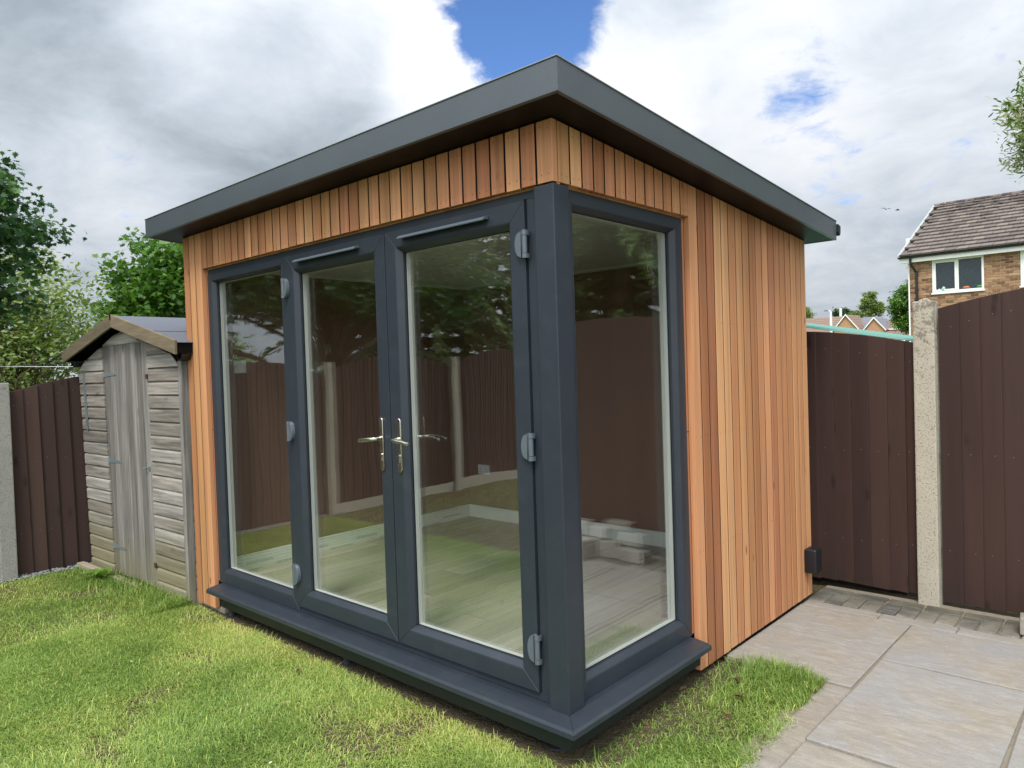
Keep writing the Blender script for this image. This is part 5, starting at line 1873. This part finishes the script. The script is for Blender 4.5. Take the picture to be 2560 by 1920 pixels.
# gravel strip at the foot of the left fence
gv, gf = [], []
gb_ = MB()
for i in range(900):
    gx, gy = random.uniform(-5.25, -5.12), random.uniform(-2.4, 0.0)
    s = random.uniform(0.006, 0.015)
    zc = -0.004 + random.uniform(0, 0.010)
    j = [random.uniform(0.7, 1.3) * s for _ in range(6)]
    gb_.add([(gx + j[0], gy, zc), (gx - j[1], gy, zc), (gx, gy + j[2], zc), (gx, gy - j[3], zc), (gx, gy, zc + j[4] * .7), (gx, gy, zc - j[5])],
            [(0, 2, 4), (2, 1, 4), (1, 3, 4), (3, 0, 4), (2, 0, 5), (1, 2, 5), (3, 1, 5), (0, 3, 5)])
gr = gb_.build('gravel', gravel_m, None, 'stuff')
gr['label'] = 'strip of grey gravel at the foot of the left fence'

# ================================================================== GRASS
def in_lawn(x, y):
    ok = (x > -5.16) & (x < 0.60) & (y > -6.6)
    room_fp = (y > -0.015) & (x > -3.30) & (x < 0.012)
    shed_fp = (x <= -3.30) & (y > -0.045 + (x + 3.35) * 0.035)
    right = (x >= 0.012)
    edge = 0.515 + 0.05 * (fbm(y * 9, y * 0 + 3.1, 2) - 0.5) + np.where(y < 0.9, 0.035, 0.0)
    right_ok = (x < edge) & (y < 1.43 + 0.05 * (fbm(x * 11, x * 0 + 1.7, 4) - 0.5) - 0.06 * np.clip((x - 0.35) / 0.2, 0, 1))
    return ok & ~room_fp & ~shed_fp & (~right | right_ok)


def scatter(n, x0, x1, y0, y1):
    x = RNG.uniform(x0, x1, n)
    y = RNG.uniform(y0, y1, n)
    m = in_lawn(x, y)
    return x[m], y[m]


parts = [scatter(330000, -3.4, 0.62, -2.2, 0.05), scatter(110000, -5.17, -2.2, -2.2, 0.0), scatter(40000, 0.0, 0.62, -0.4, 1.5),
         scatter(26000, -5.17, 0.62, -6.5, -2.2)]
parts.append((RNG.uniform(-2.9, 0.5, 16000), RNG.uniform(-0.35, 1.1, 16000)))      # dry straw and moss bits on the thin turf
nstraw = 0
gx = np.concatenate([p_[0] for p_ in parts])
gy = np.concatenate([p_[1] for p_ in parts])
bare = np.zeros(len(gx))
# thin, yellowed turf along the sill, a bare patch by the corner
dist_sill = np.clip(-gy, 0, 9)
near = (gx > -3.0) & (gx < 0.15) & (gy > -0.75)
bare = np.where(near, np.clip(1.0 - dist_sill / 0.07, 0, 0.85), 0)
cor = np.hypot(gx - 0.06, (gy + 0.02)) < 0.0 + 0.13 * fbm(gx * 5, gy * 5, 8)
bare = np.where(cor, np.maximum(bare, 0.7), bare)
bare = np.where((gx > 0.0) & (gx < 0.11) & (gy > -0.1) & (gy < 1.1), np.maximum(bare, 0.05 + 0.5 * fbm(gx * 6, gy * 6, 40)), bare)
pn = fbm(gx * 2.6, gy * 2.6, 12)
bare = np.maximum(bare, np.clip((pn - 0.56) * 4.5, 0, 0.75))
bare = np.where(np.hypot(gx - 0.22, gy - 0.62) < 0.16 * (0.6 + fbm(gx * 8, gy * 8, 3)), np.maximum(bare, 0.7), bare)
straw = np.arange(len(gx)) >= len(gx) - 16000
kp = np.where(straw, in_lawn(gx, gy) & (bare > 0.35), RNG.uniform(0, 1, len(gx)) > bare)
straw = straw[kp]
gx, gy, bare, pn = gx[kp], gy[kp], bare[kp], pn[kp]
n = len(gx)
lush = fbm(gx * 1.7 + 4, gy * 1.7, 21)
shedside = np.clip(1 - np.abs(gy + 0.10) / 0.35, 0, 1) * ((gx < -3.3) & (gx > -4.7))
tip_r = np.clip((gy - 0.7) / 0.6, 0, 1) * (gx > 0.05)
length = (0.016 + 0.026 * lush + RNG.exponential(0.009, n)) * (1 + 1.1 * shedside + 0.9 * tip_r)
length = np.where(straw, RNG.uniform(0.008, 0.028, n), np.clip(length, 0.012, 0.15))
az = 2 * np.pi * (fbm(gx * 1.3, gy * 1.3, 33) * 1.6) + RNG.normal(0, 1.6, n)
flop = np.clip(RNG.normal(1.15, 0.25, n) - 0.35 * (shedside + tip_r), 0.15, 1.45)
flop = np.where(straw, RNG.uniform(1.1, 1.5, n), flop)
wdt = RNG.uniform(0.0008, 0.0020, n) * np.where(gy < -2.2, 1.8, 1.0)
gz = lawn_z(gx, gy) - 0.003
dirx, diry = np.cos(az), np.sin(az)
sx, sy = -diry, dirx
h1, o1 = length * 0.55 * np.cos(flop * 0.6), length * 0.55 * np.sin(flop * 0.6)
h2, o2 = h1 + length * 0.45 * np.cos(np.minimum(flop * 1.5, 1.75)), o1 + length * 0.45 * np.sin(np.minimum(flop * 1.5, 1.75))
V = np.empty((n, 5, 3), dtype=np.float32)
for j, (oo, hh, ww, sg) in enumerate(((0, 0, 1.0, -1), (0, 0, 1.0, 1), (o1, h1, 0.85, 1), (o2, h2, 0.0, 0), (o1, h1, 0.85, -1))):
    V[:, j, 0] = gx + dirx * oo + sx * wdt * ww * sg
    V[:, j, 1] = gy + diry * oo + sy * wdt * ww * sg
    V[:, j, 2] = gz + hh
idx = np.arange(n * 5).reshape(n, 5)
F = np.concatenate([idx[:, [0, 1, 2, 4]].ravel().reshape(n, 4), idx[:, [4, 2, 3]].reshape(n, 3)], axis=1)      # interleave quad + tri
me = arr_mesh('grass', V.reshape(-1, 3), np.tile([4, 3], n), F.ravel())
yel = np.clip(1 - dist_sill[kp] / 0.55, 0, 1) * ((gx > -2.8) & (gx < 0.3) & (gy < 0.1)) * 0.30
tint = 0.40 + 0.50 * (0.5 - lush) + 0.35 * (pn - 0.45) + yel + RNG.normal(0, 0.13, n) + (RNG.uniform(0, 1, n) < 0.07) * 0.4 - 0.12 * (shedside + tip_r)
tint = np.where(straw, RNG.uniform(0.25, 1.0, n), tint)
at = me.attributes.new('tint', 'FLOAT', 'FACE')
at.data.foreach_set('value', np.repeat(np.clip(tint, 0, 1), 2).astype(np.float32))
grass = link('grass', me, grass_m, None, 'stuff')
grass['label'] = 'mown green lawn grass with yellowed patches'

# broad-leaved weed by the shed
wd_ = thing('weed', 'broad-leaved green weed growing in the grass by the shed door', 'plant', (-4.55, -0.20, 0))
for i in range(11):
    a = i * 2.4
    L = random.uniform(0.08, 0.15)
    b = MB()
    dx, dy = math.cos(a), math.sin(a)
    sx_, sy_ = -dy, dx
    pts = []
    for u, ww in ((0.0, 0.006), (0.25, 0.022), (0.55, 0.03), (0.8, 0.02), (1.0, 0.0)):
        hgt = 0.07 * math.sin(u * 2.3) * (0.6 + 0.7 * (i % 3) / 2)
        pts.append((dx * L * u, dy * L * u, hgt, ww))
    vs = [(p_[0] + sx_ * p_[3], p_[1] + sy_ * p_[3], p_[2] + 0.006) for p_ in pts] + [(p_[0], p_[1], p_[2]) for p_ in pts] + [(p_[0] - sx_ * p_[3], p_[1] - sy_ * p_[3], p_[2] + 0.006) for p_ in pts]
    fs = []
    for r_ in range(2):
        for q in range(4):
            fs.append((r_ * 5 + q, r_ * 5 + q + 1, (r_ + 1) * 5 + q + 1, (r_ + 1) * 5 + q))
    b.add(vs, fs)
    o = b.build('leaf', green_leaf_m, wd_, smooth='all')
    at = o.data.attributes.new('tint', 'FLOAT', 'FACE')
    at.data.foreach_set('value', [0.85] * len(o.data.polygons))

# fallen leaves and bits of bark on the grass at the right corner
litter = [(0.30, 0.72, 0.06, 'curled brown dead leaf on the grass near the patio edge'), (0.22, 1.06, 0.07, 'brown sliver of bark in the grass below the cedar side wall'),
          (0.30, 0.92, 0.06, 'dark dead leaf lying in the grass between bark sliver and patio'), (0.50, 0.66, 0.035, 'small brown leaf on the edging blocks beside the lawn'),
          (0.06, 0.42, 0.05, 'dead brown leaf on bare soil under the corner window sill'), (0.03, 0.80, 0.06, 'dead brown leaf lodged under the window sill end')]
for (lx, ly, s, lbl) in litter:
    s *= 0.7
    b = MB()
    a = random.uniform(0, 6.28)
    pts = [(0, 0), (.5, .28), (1.0, .20), (1.3, 0), (1.0, -.2), (.5, -.28)]
    b.add([(s * (px_ * math.cos(a) - py_ * math.sin(a)), s * (px_ * math.sin(a) + py_ * math.cos(a)), s * (0.25 * abs(py_) * 2 + 0.12 * math.sin(px_ * 3))) for px_, py_ in pts], [(0, 1, 2, 3), (0, 3, 4, 5)])
    o = b.build('dead_leaf', dead_leaf_m)
    o.location = (lx, ly, 0.012 + (0.012 if lx < 0.45 else -0.008))
    tag(o, lbl, 'leaf', 'fallen leaves by the cedar room')

# a few pale petals and a dry leaf scattered on the lawn
for (lx, ly, sz, mt, nm, lbl, ct) in ((-2.52, -0.724, 0.012, white_paint, 'petal', 'small white petal on the lawn left of the cedar room', 'petal'),
                                      (-0.94, -0.757, 0.013, white_paint, 'petal', 'small white petal on the lawn at the bottom of the picture', 'petal'),
                                      (-1.654, -0.187, 0.035, dead_leaf_m, 'dead_leaf', 'dry pale leaf on the lawn below the left door', 'leaf')):
    b = MB()
    a = random.uniform(0, 6.28)
    pts = [(0, 0), (.5, .30), (1.0, .22), (1.3, 0), (1.0, -.22), (.5, -.30)]
    b.add([(sz * (px_ * math.cos(a) - py_ * math.sin(a)), sz * (px_ * math.sin(a) + py_ * math.cos(a)), sz * (0.5 * abs(py_) + 0.1 * math.sin(px_ * 3))) for px_, py_ in pts], [(0, 1, 2, 3), (0, 3, 4, 5)])
    o = b.build(nm, mt)
    o.location = (lx, ly, float(lawn_z(lx, ly)) + 0.030)
    tag(o, lbl, ct)
